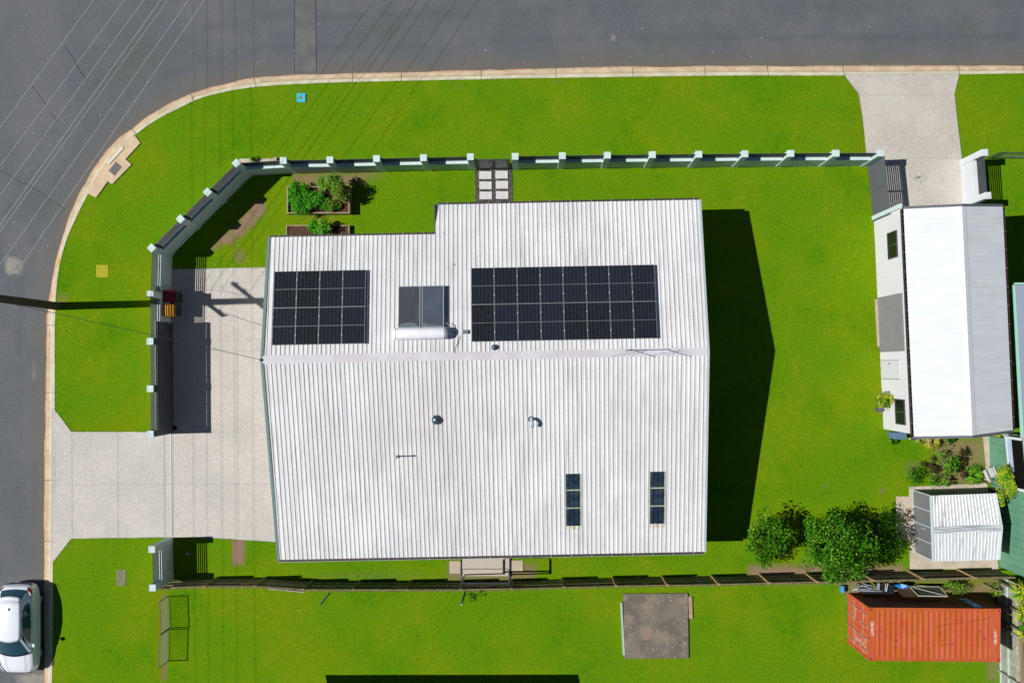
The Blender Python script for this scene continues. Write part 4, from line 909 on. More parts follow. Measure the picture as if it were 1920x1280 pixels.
# white garden chair
ct = thing('garden_chair', 'white slatted garden chair half hidden by the yellow shrub', 'chair', W(1846, 886), rot=(0, 0, .4)); ct['org'] = (0, 0, 0); cw = MT('chair_white', (.62, .62, .6), .5)
mb = MB()
for k in range(5): mb.box((-.24, -.24 + k * .1, .42), (.24, -.17 + k * .1, .45))
mb.build('seat', cw, ct, local=True)
mb = MB()
for k in range(5): mb.add([(-.22 + k * .1, .25, .45), (-.16 + k * .1, .25, .45), (-.16 + k * .1, .36, .9), (-.22 + k * .1, .36, .9), (-.22 + k * .1, .27, .45), (-.16 + k * .1, .27, .45), (-.16 + k * .1, .38, .9), (-.22 + k * .1, .38, .9)], [(3, 2, 1, 0), (4, 5, 6, 7), (0, 4, 7, 3), (1, 2, 6, 5), (2, 3, 7, 6)])
mb.build('backrest', cw, ct, local=True)
for x in (-.22, .22):
    mb = MB(); mb.box((x - .03, -.25, .62), (x + .03, .3, .65)); mb.build('armrest', cw, ct, local=True)
    for y in (-.22, .22): mb = MB(); mb.tube([(x, y, 0), (x * .95, y, .62 if y < 0 else .44)], .02, 6); mb.build('leg', cw, ct, local=True)
# ================================================================ LITTLE SHED
s = thing('garden_shed', 'little garden shed with a weathered silver ribbed roof and grey panelled side', 'shed', W(1790, 985))
sw = 2.02; srz = 2.38
aN, aS, bN, bS = W(1747, 928.5, sw), W(1751.5, 1052, sw), W(1866, 924.5, sw), W(1872.5, 1049, sw); rW, rE = W(1749.5, 993.5, srz), W(1877.4, 988.5, srz)
shed_r = MT('shed_roof_weathered', (.66, .70, .71), .45, c2=(.70, .72, .73), ns=1.2, c3=(.26, .26, .28), n3=.9, lo3=.54, hi3=.72, stretch=(5.5, .8, 1), metal=.15, fine=.1)
mb = MB(); pr = ((0, 0), (.35, 0), (.5, 1), (.7, 1), (.85, 0)); ribslope(mb, aN, bN, rW, rE, .19, .022, pr, 20); ribslope(mb, aS, bS, rW, rE, .19, .022, pr, 20); rf = mb.build('roof', shed_r, s)
mb = MB(); z = Vector((0, 0, .028)); v_ = [rW.lerp(aN, .1) + z, rE.lerp(bN, .1) + z, rE + z * 1.4, rW + z * 1.4, rE.lerp(bS, .1) + z, rW.lerp(aS, .1) + z]; mb.add(v_, [(3, 2, 1, 0), (5, 4, 2, 3)]); mb.build('ridge_cap', MT('shed_ridge', (.58, .63, .65), .4, c2=(.3, .32, .34), ns=2, stretch=(.5, 8, 1)), rf)
def fold(mb, a, b, w_, z0, z1):
    o = Vector((w_, 0, 0)); V = [a + Vector((0, 0, z1)), b + Vector((0, 0, z1)), b + o + Vector((0, 0, z1)), a + o + Vector((0, 0, z1))]; V += [v + Vector((0, 0, z0 - z1)) for v in V]
    mb.add(V, [(0, 1, 2, 3), (7, 6, 5, 4), (0, 4, 5, 1), (1, 5, 6, 2), (2, 6, 7, 3), (3, 7, 4, 0)])
for a, b, ww in ((aN, rW, -.02), (rW, aS, -.02), (bN, rE, .02), (rE, bS, .02)):
    mb = MB(); fold(mb, a, b, ww * 3, -.1, .035); mb.build('trim', MT('shed_trim', (.52, .62, .64), .5) if 'shed_trim' not in bpy.data.materials else bpy.data.materials['shed_trim'], s)
pW = [Vector((aN.x, aN.y - .02, 0)), Vector((aS.x, aS.y + .02, 0))]; pE = [Vector((bN.x - .02, bN.y - .02, 0)), Vector((bS.x - .02, bS.y + .02, 0))]
shed_w = MT('shed_wall', (.155, .175, .195), .55, c2=(.17, .165, .17), ns=1); shed_n = MT('shed_side', (.10, .15, .13), .6)
dS = (pW[1] - pW[0]); Ls = dS.length; dS.normalize()
mb = MB(); nseg = 26; vs = []
for k in range(nseg):
    for t_, z_ in ((0, 0), (.75, 0), (.8, -.014), (.95, -.014)):
        q = pW[0].lerp(pW[1], (k + t_) / nseg) - Vector((z_, 0, 0)) * 1
        zt_ = sw + (srz - sw) * (1 - abs((k + t_) / nseg - .5) * 2) - .03; vs += [q, Vector((q.x, q.y, zt_))]
q = pW[1]; vs += [q, Vector((q.x, q.y, sw - .03))]
mb.add(vs, [(2 * i, 2 * i + 1, 2 * i + 3, 2 * i + 2)[::-1] for i in range(len(vs) // 2 - 1)])
wl_ = mb.build('wall', shed_w, s)
mb = MB(); vs = []; nseg = 18
for k in range(nseg):
    for t_, z_ in ((0, 0), (.7, 0), (.75, -.015), (.95, -.015)): q = pW[0].lerp(pE[0], (k + t_) / nseg) + Vector((0, z_, 0)); vs += [q, Vector((q.x, q.y, sw - .02))]
q = pE[0]; vs += [q, Vector((q.x, q.y, sw - .02))]; mb.add(vs, [(2 * i, 2 * i + 1, 2 * i + 3, 2 * i + 2) for i in range(len(vs) // 2 - 1)])
mb.add([pW[1], pE[1], NN(pE[1], sw - .02), NN(pW[1], sw - .02)], [(0, 1, 2, 3)]); mb.add([pE[0], pE[1], NN(pE[1], sw - .02), NN(rE, srz - .03) - Vector((.05, 0, 0)), NN(pE[0], sw - .02)], [(0, 1, 2, 3, 4)])
mb.build('side_wall', shed_n, s)
for fr_ in (0, .25, .5, .75, 1):
    q = pW[0] + dS * (Ls * fr_); zt_ = sw + (srz - sw) * (1 - abs(fr_ - .5) * 2) - .02
    mb = MB(); mb.wall(q - dS * .018, q + dS * .018, .001, .03, .03, zt_); mb.build('batten', bpy.data.materials['shed_trim'], s)
mb = MB(); mb.wall(pW[0], pW[1], .001, .025, .02, .06); mb.build('sill', bpy.data.materials['shed_trim'], s)
q = pW[0] + dS * (Ls * .55); mb = MB(); mb.wall(q, q + dS * .03, .02, .06, 1.0, 1.22); mb.build('handle', cw, s)
# ================================================================ NEIGHBOUR'S GREEN HOUSE
nb = thing('green_house', 'green clad neighbouring house at the right edge, behind the yellow shrub', 'house', W(1870, 950))
green_w = MT('green_cladding', (.10, .26, .17), .7, c2=(.12, .29, .19), ns=1.5, fine=.04)
a = W(1852.5, 817); b = W(1874.5, 1062); d = (b - a).normalized(); nv = Vector((d.y, -d.x, 0)); L_ = (b - a).length; mb = MB(); vs = []; n = int(L_ / .33)
for k in range(n):
    for t_, z_ in ((0, 0), (.93, 0), (.94, -.02), (.99, -.02)): q = a.lerp(b, (k + t_) / n) + nv * z_; vs += [q, Vector((q.x, q.y, 3.0))]
vs += [b, NN(b, 3.0)]; mb.add(vs, [(2 * i, 2 * i + 2, 2 * i + 3, 2 * i + 1) for i in range(len(vs) // 2 - 1)])
fE = Vector((7, 0, 0)); mb.add([b, b + fE, NN(b + fE, 3.0), NN(b, 3.0)], [(0, 1, 2, 3)]); mb.add([a, a + fE, NN(a + fE, 3.0), NN(a, 3.0)], [(3, 2, 1, 0)]); mb.build('wall', green_w, nb)
mb = MB(); mb.prism([(a.x - .05, a.y + .3), (a.x + 7, a.y + .3), (b.x + 7, b.y - .3), (b.x - .05, b.y - .3)], 3.0, 3.12); mb.build('roof', MT('neighbour_roof', (.45, .5, .52), .5), nb)
tr_w = MT('window_trim', (.60, .64, .68), .5)
def on(px, py, z, A_=a, D_=d): p = W(px, py, z); return (Vector((p.x, p.y, 0)) - Vector((A_.x, A_.y, 0))).dot(D_)
wa = Vector((a.x, a.y, 0)) + d * on(1895, 822, 1.9); wb = Vector((a.x, a.y, 0)) + d * on(1900, 912, 1.9)
wi = MB(); wi.wall(wa - d * .12, wa, .0, .08, 1.58, 2.9); wi.wall(wb, wb + d * .12, .0, .08, 1.58, 2.9); wi.wall(wa, wb, .0, .05, 1.58, 1.66); wo = wi.build('window', tr_w, nb)
mb = MB(); mb.wall(wa, wb, .005, .03, 1.66, 2.05); mb.build('frame', MT('window_pale_blue', (.42, .52, .66), .3), wo)
mb = MB(); mb.wall(wa, wb, .0, .02, 2.05, 2.9); mb.build('pane', MT('dark_opening', (.006, .005, .006), .6, spec=.1), wo)
# neighbour's carport roof beyond the garage
cp = thing('carport', 'corner of a blue grey ribbed roof with a mint gutter at the right edge', 'carport', W(1915, 670))
q0, q1 = W(1904, 534, 2.75), W(1921, 830, 2.75); mb = MB(); ribslope(mb, q0, q1, q0 + Vector((5, 0, .5)), q1 + Vector((5, 0, .5)), .1, .015, n=70); mb.build('roof', MT('carport_roof', (.26, .32, .40), .5), cp)
mb = MB(); mb.wall(q0, q1, .0, .1, 2.62, 2.74); mb.wall(q0 + Vector((-.0, .1, 0)), q0 + Vector((5, .1, 0)), .0, .08, 2.62, 2.78); mb.build('gutter', MT('mint_gutter', (.34, .58, .50), .5), cp)
mb = MB()
for t_ in (.03, .5, .97): q = q0.lerp(q1, t_) + Vector((.3, 0, 0)); mb.box((q.x - .05, q.y - .05, 0), (q.x + .05, q.y + .05, 2.72))
mb.build('post', MT('carport_post', (.3, .4, .38), .6), cp)
# ================================================================ SHIPPING CONTAINER
CL, CW, CH = 6.06, 2.44, 2.59; CX, CY, CA = 15.479, 10.951, .009
def CP(u, v, z=0): return Vector((CX + math.cos(CA) * u - math.sin(CA) * v, -(CY + math.sin(CA) * u + math.cos(CA) * v), z))
ct = thing('shipping_container', 'rusty orange shipping container on the grass beside the timber fence', 'shipping container', CP(3, 1.2))
red, h = mat('container_red', (.46, .080, .030), .7, c2=(.50, .11, .05), ns=1.3, lo=.35, hi=.65, c3=(.46, .12, .012), n3=1.6, lo3=.52, hi3=.75, fine=.06, spec=.12)
x = h[0].new('ShaderNodeTexNoise'); x.inputs['Scale'].default_value = 5; x.inputs['Detail'].default_value = 8; h[1].new(h[3], x.inputs['Vector'])
y_ = h[0].new('ShaderNodeMapping'); y_.inputs['Scale'].default_value = (7, .7, 1); h[1].new(h[3], y_.inputs[0])
y2 = h[0].new('ShaderNodeTexNoise'); y2.inputs['Scale'].default_value = 1.0; y2.inputs['Detail'].default_value = 6; h[1].new(y_.outputs[0], y2.inputs['Vector'])
cc_ = h[6](h[5](y2.outputs[0], .48, .66), h[7], (.42, .105, .012)); cc_ = h[6](h[5](y2.outputs[0], .42, .30), cc_, (.42, .10, .06))
h[1].new(h[6](h[5](x.outputs[0], .64, .72), cc_, (.16, .05, .03)), h[2].inputs['Base Color'])
red_d = MT('container_rust', (.11, .035, .022), .8, c2=(.28, .08, .03), ns=5); cont_dark = MT('corner_casting', (.05, .02, .018), .7)
def cbox(mb, u0, u1, v0, v1, z0, z1, mi=0):
    P = [CP(u, v, z) for z in (z0, z1) for u, v in ((u0, v0), (u1, v0), (u1, v1), (u0, v1))]
    mb.add(P, [(0, 1, 2, 3), (7, 6, 5, 4), (0, 4, 5, 1), (1, 5, 6, 2), (2, 6, 7, 3), (3, 7, 4, 0)], mi)
mb = MB()   # roof: frame strips and pressed ribs
zt_ = CH - .012; cbox(mb, .0, .33, .02, CW - .02, CH - .08, zt_); cbox(mb, CL - .48, CL, .02, CW - .02, CH - .08, zt_)
us = []; nr = 21; u0, u1 = .33, CL - .48
for k in range(nr):
    for t_, z_ in ((0, 0), (.18, 0), (.3, 1), (.62, 1), (.74, 0)): us.append((u0 + (u1 - u0) * (k + t_) / nr, z_))
us.append((u1, 0)); vs = []
vv = [.02, .11, .17, CW - .17, CW - .11, CW - .02]; am = [0, 0, 1, 1, 0, 0]
for u, z_ in us:
    for v, q in zip(vv, am): vs.append(CP(u, v, zt_ - .012 + z_ * q * .024))
m_ = 6; mb.add(vs, [(i * m_ + j, i * m_ + j + 1, (i + 1) * m_ + j + 1, (i + 1) * m_ + j) for i in range(len(us) - 1) for j in range(5)]); mb.build('roof', red, ct)
mb = MB()
for v in (0, CW - .06): cbox(mb, .16, CL - .16, v, v + .06, CH - .09, CH - .004); cbox(mb, .16, CL - .16, v, v + .08, .03, .18)
for u in (0, CL - .1):
    for v in (0, CW - .1): cbox(mb, u + .001, u + .099, v + .001, v + .099, .14, CH - .13)
for u in (0.004, CL - .084): cbox(mb, u, u + .08, .17, CW - .17, CH - .13, CH - .014); cbox(mb, u, u + .08, .17, CW - .17, .03, .17)
mb.build('frame', red, ct)
for u in (0, CL - .17):
    for v in (0, CW - .17):
        mb = MB(); cbox(mb, u - .004, u + .174, v - .004, v + .174, CH - .12, CH + .004); cbox(mb, u + .05, u + .12, v + .05, v + .12, CH + .004, CH + .006, 1); mb.build('corner_casting', [red, black_rubber], ct)
        mb = MB(); cbox(mb, u - .004, u + .174, v - .004, v + .174, 0, .12); mb.build('corner_casting', red, ct)
for pts_ in ([(3.1, .9), (3.5, .75), (4.1, .68), (4.4, .6)], [(3.25, .85), (3.15, 1.25)], [(4.5, .62), (5.2, .5), (5.55, .42)], [(3.3, 1.7), (4.0, 1.6)], [(.35, .3), (.55, .36)]):
    mb = MB(); mb.tube([CP(a_, b_, CH + .001) for a_, b_ in pts_], .009, 4); mb.build('scratch', red_d, ct)
def corr_side(v, sgn, mt):
    mb = MB(); vs = []; n = 22
    for k in range(n):
        for t_, z_ in ((0, 0), (.25, 0), (.5, .036), (.75, .036)): u = .1 + (CL - .2) * (k + t_) / n; vs += [CP(u, v + sgn * z_, .18), CP(u, v + sgn * z_, CH - .09)]
    vs += [CP(CL - .1, v, .18), CP(CL - .1, v, CH - .09)]; F_ = [(2 * i, 2 * i + 2, 2 * i + 3, 2 * i + 1) for i in range(len(vs) // 2 - 1)]
    mb.add(vs, F_ if sgn < 0 else [f[::-1] for f in F_]); return mb.build('side_wall', mt, ct)
sideN = corr_side(.02, 1, MT('container_side_shaded', (.24, .07, .04), .7, c2=(.3, .09, .045), ns=2)); corr_side(CW - .02, -1, bpy.data.materials['container_side_shaded'])  # container paint darkened: the shade on the long walls is in the colour
mb = MB(); cbox(mb, CL - .05, CL - .02, .1, CW - .1, .17, CH - .13); mb.build('end_wall', red, ct)
for k in range(2):
    v0 = .11 + k * 1.115; v1 = v0 + 1.10; mb = MB(); cbox(mb, .02, .06, v0, v1, .18, CH - .13)
    for j in range(2): cbox(mb, .008, .02, v0 + .1 + j * .5, v0 + .5 + j * .42, .3 + j * .0, CH - .3)
    dr = mb.build('door', MT('door_orange', (.54, .11, .04), .55, c2=(.52, .07, .04), ns=2) if k == 0 else bpy.data.materials['door_orange'], ct)
    for vv_ in (v0 + .28, v0 + .82):
        mb = MB(); mb.tube([CP(-.03, vv_, .1), CP(-.03, vv_, CH - .05)], .017, 8)
        for zz in (.12, .9, 1.7, CH - .12): cbox(mb, -.045, .019, vv_ - .04, vv_ + .04, zz - .02, zz + .02)
        mb.build('locking_bar', MT('bar_zinc', (.48, .44, .38), .45, metal=.4) if 'bar_zinc' not in bpy.data.materials else bpy.data.materials['bar_zinc'], dr)
    mb = MB(); cbox(mb, -.02, .0, v0 + .28, v0 + .8, 1.0, 1.04); cbox(mb, .0, .018, v0 + .3, v0 + .5, 1.9, 2.0) if k == 0 else None; mb.build('door_handle', bpy.data.materials['bar_zinc'], dr)
    for zz in (.75, 1.9): mb = MB(); cbox(mb, .002, .0195, v0 + .02, v1 - .02, zz, zz + .03); mb.build('hinge_strap', bpy.data.materials['bar_zinc'], dr)
def place(o, parent, X, Y, pos):
    q = parent
    while q.parent: q = q.parent
    Z = X.cross(Y); M = Matrix((X, Y, Z)).transposed().to_4x4(); M.translation = Vector(pos) - Vector(q['org']); o.matrix_local = M
def letter(body, size, X, Y, pos, m, parent, name='lettering', ext=.002, sx=1):
    cu = bpy.data.curves.new(name, 'FONT'); cu.body = body; cu.size = size; cu.extrude = ext; cu.align_x = 'CENTER'; cu.align_y = 'CENTER'; cu.materials.append(m); cu.offset = size * .018
    tmp = bpy.data.objects.new(name, cu); sc.collection.objects.link(tmp); bpy.context.view_layer.update()
    me = bpy.data.meshes.new_from_object(tmp.evaluated_get(bpy.context.evaluated_depsgraph_get())); bpy.data.objects.remove(tmp)
    o = bpy.data.objects.new(name, me); sc.collection.objects.link(o); o.parent = parent; place(o, parent, Vector(X).normalized(), Vector(Y).normalized(), pos); o.scale = (sx, 1, 1); return o
wht = MT('lettering_white', (.72, .70, .68), .6)
S_, E_ = Vector((0, -1, 0)), Vector((1, 0, 0))
letter('CXSU 102177 1', .17, S_, E_, CP(.165, .98 , CH - .010), wht, ct, sx=.60)
letter('CXSU 102177 1', .17, -S_, -E_, CP(CL - .22, 1.30, CH - .010), wht, ct, sx=.58)
Wd = Vector((0, -1, 0)); Ud = Vector((0, 0, 1))
for body, z_, sz in (('CXSU 102177 1', 2.2, .13), ('22G1', 1.98, .12), ('MAX GROSS', 1.7, .08), ('30.480 KG', 1.6, .08), ('TARE', 1.47, .08), ('2.230 KG', 1.37, .08), ('NET', 1.24, .08), ('28.250 KG', 1.14, .08)):
    letter(body, sz, Wd, Ud, CP(-.0005 if True else 0, 1.86, z_), wht, ct, sx=.75, ext=.001)
# blue logo strip painted down the shaded long side
blue = MT('logo_blue', (.04, .22, .75), .5); lw = MT('logo_white', (.8, .85, .9), .5)
mb = MB(); uu = 5.18
cbox(mb, uu - .2, uu + .24, .004, .0185, .75, 2.38); mb.build('logo_panel', blue, sideN)
mb = MB()
for k in range(5):
    z_ = 2.30 - k * .31
    cbox(mb, uu - .14, uu + .18, -.002, .0035, z_ - .09, z_); cbox(mb, *((uu - .14, uu - .04) if k % 2 == 0 else (uu + .08, uu + .18)), -.002, .0035, z_ - .22, z_ - .09)
mb.build('logo_marks', lw, sideN)
# ================================================================ TIMBER FENCES
FT = [(299, 1104), (385, 1101), (479, 1101), (570, 1107), (664, 1107), (764, 1107), (864, 1107), (959, 1105.5), (1057, 1102.5), (1155, 1100), (1251, 1098.5), (1347, 1097), (1441, 1094.5), (1531, 1092.5), (1635, 1089.5), (1730, 1087.5), (1826, 1085), (1905, 1083.5)]
FH = 1.62
tf = thing('timber_fence', 'weathered timber paling fence along the south side of the house lawn', 'fence', W(1000, 1100))
P = [xy(W(x, y, FH)) for x, y in FT]
for i in range(len(P) - 1):
    a, b = P[i], P[i + 1]; d = (b - a).normalized(); L_ = (b - a).length; lean = R.uniform(-.02, .02)
    mb = MB(); n = int(L_ / .102)
    for k in range(n):
        q = a + d * (L_ * k / n); jit = R.uniform(-.03, .02); o = R.uniform(-.004, .004) + (.012 if k % 2 else 0)
        mb.wall(q + d * .003, q + d * (L_ / n - .003), .0 + o, .014 + o, 0, FH + jit)
    pn = mb.build('paling_panel', timber_old, tf)
    for z_ in (.3, .95): mb = MB(); mb.wall(a, b, -.045, -.001, z_, z_ + .075); mb.build('rail', timber_rail, pn)
    mb = MB(); mb.wall(a, b, -.05 + lean * .5, -.001, FH - .14, FH - .06); mb.build('top_rail', timber_old, pn)
    if 0 < i:
        mb = MB(); q = a; mb.wall(q - d * .05, q + d * .05, -.135, -.047, 0, FH + .17); mb.build('post', timber_green if i < 9 else timber_tan, tf)
# fallen plank leaning on the top of the fence
a, b = W(505, 1101, 1.5), W(571, 1109, FH + .03); mb = MB(); mb.wall(a, b, 0, .04, FH - .05, FH + .04); tag(mb.build('loose_board', grey_board), 'loose grey board resting askew along the top of the timber fence', 'board')
# paling fence on the east boundary beside the container
ef = thing('east_fence', 'grey and mint paling fence east of the container', 'fence', W(1880, 1180)); a, b = W(1871, 1078), W(1876, 1340); d = (b - a).normalized(); L_ = (b - a).length; mb = MB(); n = int(L_ / .15)
for k in range(n): q = a + d * (L_ * k / n); o = R.uniform(0, .012); mb.wall(q + d * .004, q + d * (L_ / n - .004), -.03 - o, -.015 - o, .02, 1.86)
mb.build('paling_panel', grey_board, ef)
for z_, mt in ((.06, MT('mint_rail', (.42, .56, .50), .6)), (.75, None), (1.5, None)):
    mb = MB(); mb.wall(a, b, -.012, .035, z_, z_ + .09); mb.build('rail', bpy.data.materials['mint_rail'] if z_ < 1 else timber_rail, ef)
mb = MB(); mb.wall(a, b, -.10, .045, 1.862, 1.90); mb.build('capping', MT('capping_brown', (.24, .17, .11), .85, fine=.2), ef)
for k in range(4): q = a + d * (.2 + k * 2.2); mb = MB(); mb.wall(q, q + d * .09, .036, .12, 0, 1.8); mb.build('post', grey_board, ef)
for i, (px, py, r, lab) in enumerate([(1906, 1108, .62, 'spiky yellow green palm hanging over the east fence, northernmost of three'), (1910, 1150, .6, 'spiky yellow green palm hanging over the east fence, middle of three'), (1912, 1185, .5, 'spiky yellow green palm hanging over the east fence, southernmost of three')]):
    c = W(px + 8, py, 2.35); t = thing('palm', lab, 'palm', (c.x, c.y, 0), 'palms over the east fence'); mb = MB()
    for k in range(70):
        a_ = R.uniform(0, 6.283); e = R.uniform(-.25, .7); dd = Vector((math.cos(a_) * math.cos(e), math.sin(a_) * math.cos(e), math.sin(e))); ln_ = r * R.uniform(.5, 1.15); sd = Vector((-dd.y, dd.x, 0)).normalized() * .035
        m1 = c + dd * ln_ * .5 + Vector((0, 0, .06)); mb.add([c - sd * .3, c + sd * .3, m1 + sd, m1 - sd, c + dd * ln_ - Vector((0, 0, .12))], [(0, 1, 2, 3), (3, 2, 4)], R.choice([0, 0, 1, 2]))
    mb.build('crown', [leaf_yellow, leaf_lime, leaf_mid], t); mb = MB(); mb.tube([(c.x, c.y, 0), (c.x, c.y, 2.35)], .06, 8); mb.build('trunk', bark, t)
bush('shrub', 'leafy lime shrub between the timber fence and the container, the wider one', 'shrub', 1800, 1097, .85, .42, .95, 900, .1, [leaf_lime, leaf_mid, leaf_olive], None, 'shrubs behind the container', shell=.9)
bush('shrub', 'small yellowish shrub at the north east corner behind the container', 'shrub', 1868, 1103, .42, .42, 1.0, 300, .1, [leaf_yellow, leaf_lime, leaf_mid], [1, 3, 2], 'shrubs behind the container', shell=.9)
ls = thing('lattice_screen', 'narrow pale lattice panel standing between the shrubs behind the container', 'lattice', W(1841, 1098)); mb = MB(); p = W(1838, 1092)
for k in range(4): mb.box((p.x + k * .07, p.y - .01, .1), (p.x + k * .07 + .018, p.y + .01, 1.5))
for k in range(12): mb.box((p.x, p.y - .02, .15 + k * .115), (p.x + .23, p.y - .011, .18 + k * .115))
mb.build('slats', timber_rail, ls)
# ---------------------------------------------------------------- things stacked between fence and container
def quad_frame(name, label, cat, P, wd, mt, mesh_m, diag=False):
    """flat framed panel from four 3D corners"""
    t = thing(name, label, cat, P[0]); 
    for i in range(4): mb = MB(); mb.tube([P[i], P[(i + 1) % 4]], wd, 4); mb.build('frame', mt, t)
    if diag: mb = MB(); mb.tube([P[0], P[2]], wd * .9, 4); mb.build('brace', mt, t)
    n = (P[1] - P[0]).cross(P[3] - P[0]).normalized() * .008; mb = MB(); mb.add(list(P) + [p + n for p in P], [(0, 1, 2, 3), (7, 6, 5, 4), (0, 4, 5, 1), (1, 5, 6, 2), (2, 6, 7, 3), (3, 7, 4, 0)]); mb.build('screen', mesh_m, t); return t
mesh_grey = MT('flyscreen', (.12, .14, .13), .7, c2=(.2, .21, .18), ns=3)
quad_frame('screen_door', 'white framed screen door with a diagonal brace leaning on the container', 'screen door', [W(1705, 1099, .5), W(1761, 1099.5, .5), W(1777, 1117.5, 1.55), W(1722, 1116.5, 1.55)], .022, MT('cream_frame', (.62, .62, .52), .5), mesh_grey, True)
mb = MB(); Q = [W(1676, 1102, .35), W(1712, 1099, .3), W(1728, 1119, 1.3), W(1695, 1119, 1.3)]; mb.add(Q + [q + Vector((0, .0, -.02)) for q in Q], [(0, 1, 2, 3), (7, 6, 5, 4), (0, 4, 5, 1), (1, 5, 6, 2), (2, 6, 7, 3), (3, 7, 4, 0)]); tag(mb.build('plywood_sheet', MT('old_plywood', (.20, .11, .045), .85, c2=(.13, .07, .03), ns=3, fine=.2)), 'brown weathered plywood sheet under the white screen door', 'plywood sheet')
mfm = MT('folded_metal', (.48, .54, .60), .35, metal=.4)
ff = thing('folded_chair', 'bundle of folded white metal chair frames lying north of the container', 'folding chair', W(1630, 1100))
mb = MB()
for a0, a1 in [((1606, 1107), (1654, 1108)), ((1598, 1103), (1640, 1107)), ((1610, 1094), (1606, 1107)), ((1613, 1097), (1650, 1106)), ((1612, 1099), (1634, 1096)), ((1612, 1104), (1648, 1102)), ((1616, 1093), (1640, 1100)), ((1598, 1107), (1612, 1099))]:
    p, q = W(*a0, .75), W(*a1, .75); m_ = p.lerp(q, .5) + Vector((0, 0, .05)); mb.tube([p, m_, q], .02, 5)
mb.build('frame', mfm, ff); mb = MB()
for a0, a1 in [((1646, 1093), (1645, 1104)), ((1649, 1093), (1648, 1104)), ((1661, 1093), (1660, 1108)), ((1665, 1093), (1662, 1108))]: mb.tube([W(*a0, .8), W(*a1, .8)], .022, 5)
mb.build('crossbar', mfm, ff); mb = MB(); p = W(1635, 1099, 0); mb.box((p.x - .75, p.y - .18, 0), (p.x + .8, p.y + .18, .7)); tag(mb.build('junk_crate', black_plastic, None, bevel=.02), 'low dark crate under the folded chair frames', 'crate')
mb = MB(); c = W(1691, 1098, .5); vs = [c + Vector((R.uniform(-.05, .05) + x_, y_ + R.uniform(-.03, .03), R.uniform(0, .18))) for x_ in (-.45, -.25, -.05, .15, .3) for y_ in (-.12 + abs(x_) * .1, .0, .1 - abs(x_) * .1)]
mb.add(vs, [(3 * i + j, 3 * i + j + 1, 3 * i + j + 4, 3 * i + j + 3)[::-1] for i in range(4) for j in range(2)]); tag(mb.build('blue_tarp', MT('tarp_blue', (.02, .22, .62), .4)), 'crumpled bright blue tarp beside the plywood sheet', 'tarp')
p = W(1581, 1103, .3); mb = MB(); mb.box((p.x - .07, p.y - .22, 0), (p.x + .07, p.y + .12, .32)); tag(mb.build('blue_jug', MT('jug_blue', (.05, .28, .55), .4), None, bevel=.03), 'small blue container on the grass at the container corner by the fence', 'jug')
mb = MB(); pts = [W(1625, 1089, .9), W(1634, 1091, 1.0), W(1641, 1098, .9), W(1644, 1103, .8)]; mb.tube(pts, .02, 6); tag(mb.build('garden_hose', MT('hose_green', (.35, .45, .03), .5), None, smooth=True), 'lime green hose looped over the folded chair frames', 'hose')
# ---------------------------------------------------------------- concrete slab in the south yard
mold, h = mat('mouldy_concrete', (.175, .155, .125), .95, c2=(.130, .112, .092), ns=.9, lo=.4, hi=.6, c3=(.22, .185, .14), n3=1.1, lo3=.5, hi3=.66, fine=.18, fs=25, bump=.4)
v = h[0].new('ShaderNodeTexVoronoi'); v.inputs['Scale'].default_value = 3.2; h[1].new(h[3], v.inputs['Vector']); h[1].new(h[6](h[5](v.outputs['Distance'], .12, .09), h[7], (.42, .40, .33)), h[2].inputs['Base Color'])
mb = MB(); mb.prism([wxy(*p) for p in [(1168.5, 1112), (1289, 1111), (1291, 1232), (1171, 1233)]], -.05, .09); tag(mb.build('tank_slab', mold, None, bevel=.01), 'square mouldy concrete slab on the south lawn', 'concrete slab')
mb = MB(); mb.wall(W(1164.5, 1128), W(1169.5, 1226), -.045, .045, 0, .10); tag(mb.build('pale_beam', MT('pale_blue_paint', (.34, .48, .46), .7)), 'long pale blue beam lying against the west edge of the concrete slab', 'beam')
mb = MB(); mb.wall(W(1293.5, 1117), W(1295, 1158), -.09, .09, 0, .08); tag(mb.build('timber_offcut', timber_pale), 'short tan timber plank lying at the east edge of the concrete slab', 'plank')
c = W(1212, 1186, .094); pz = [(c.x + .33 * math.cos(a_) * (1 + .15 * math.sin(3 * a_)), c.y + .36 * math.sin(a_) * (1 + .1 * math.cos(2 * a_))) for a_ in [k * .524 for k in range(12)]]
mb = MB(); mb.prism(pz, .091, .095); t = mb.build('sand_patch', MT('dry_sand', (.24, .18, .135), .95, fine=.15)); tag(t, 'pale patch of dry sand spilt on the concrete slab', 'sand', kind='stuff')
# ---------------------------------------------------------------- storm drain, covers, valve box
dm = beige_slab; sd = thing('storm_drain', 'concrete kerb inlet with a grey grate on the street corner', 'drain', W(215, 312))
cream = MT('drain_concrete', (.60, .46, .30), .9, c2=(.52, .40, .27), ns=3, fine=.12, fs=25)
mb = MB(); mb.prism([wxy(*p) for p in [(250, 253), (254.5, 256.5), (264, 268.5), (236, 299), (247, 309), (211, 346), (203, 340), (181, 371), (165, 363), (170, 347), (199, 306), (226, 270)]], -.12, .05); mb.build('slab', cream, sd)
mb = MB(); mb.prism([wxy(*p) for p in [(231, 275), (233.5, 279), (206, 309), (202, 306)]], .051, .085); mb.build('lintel', MT('lintel_pale', (.62, .60, .53), .9), sd)
mb = MB(); gp = [wxy(*p) for p in [(218, 304), (229.5, 313), (216, 330.5), (204.5, 320.5)]]; mb.prism(gp, .051, .058); gt = mb.build('grate', MT('grate_grey', (.13, .12, .12), .7), sd)
mb = MB(); A_, B_, C_, D_ = [Vector(p) for p in gp]
for k in range(1, 9): mb.wall(A_.lerp(B_, k / 9), D_.lerp(C_, k / 9), -.006, .006, .0585, .066)
mb.build('bars', MT('grate_bar', (.19, .18, .17), .7), gt)
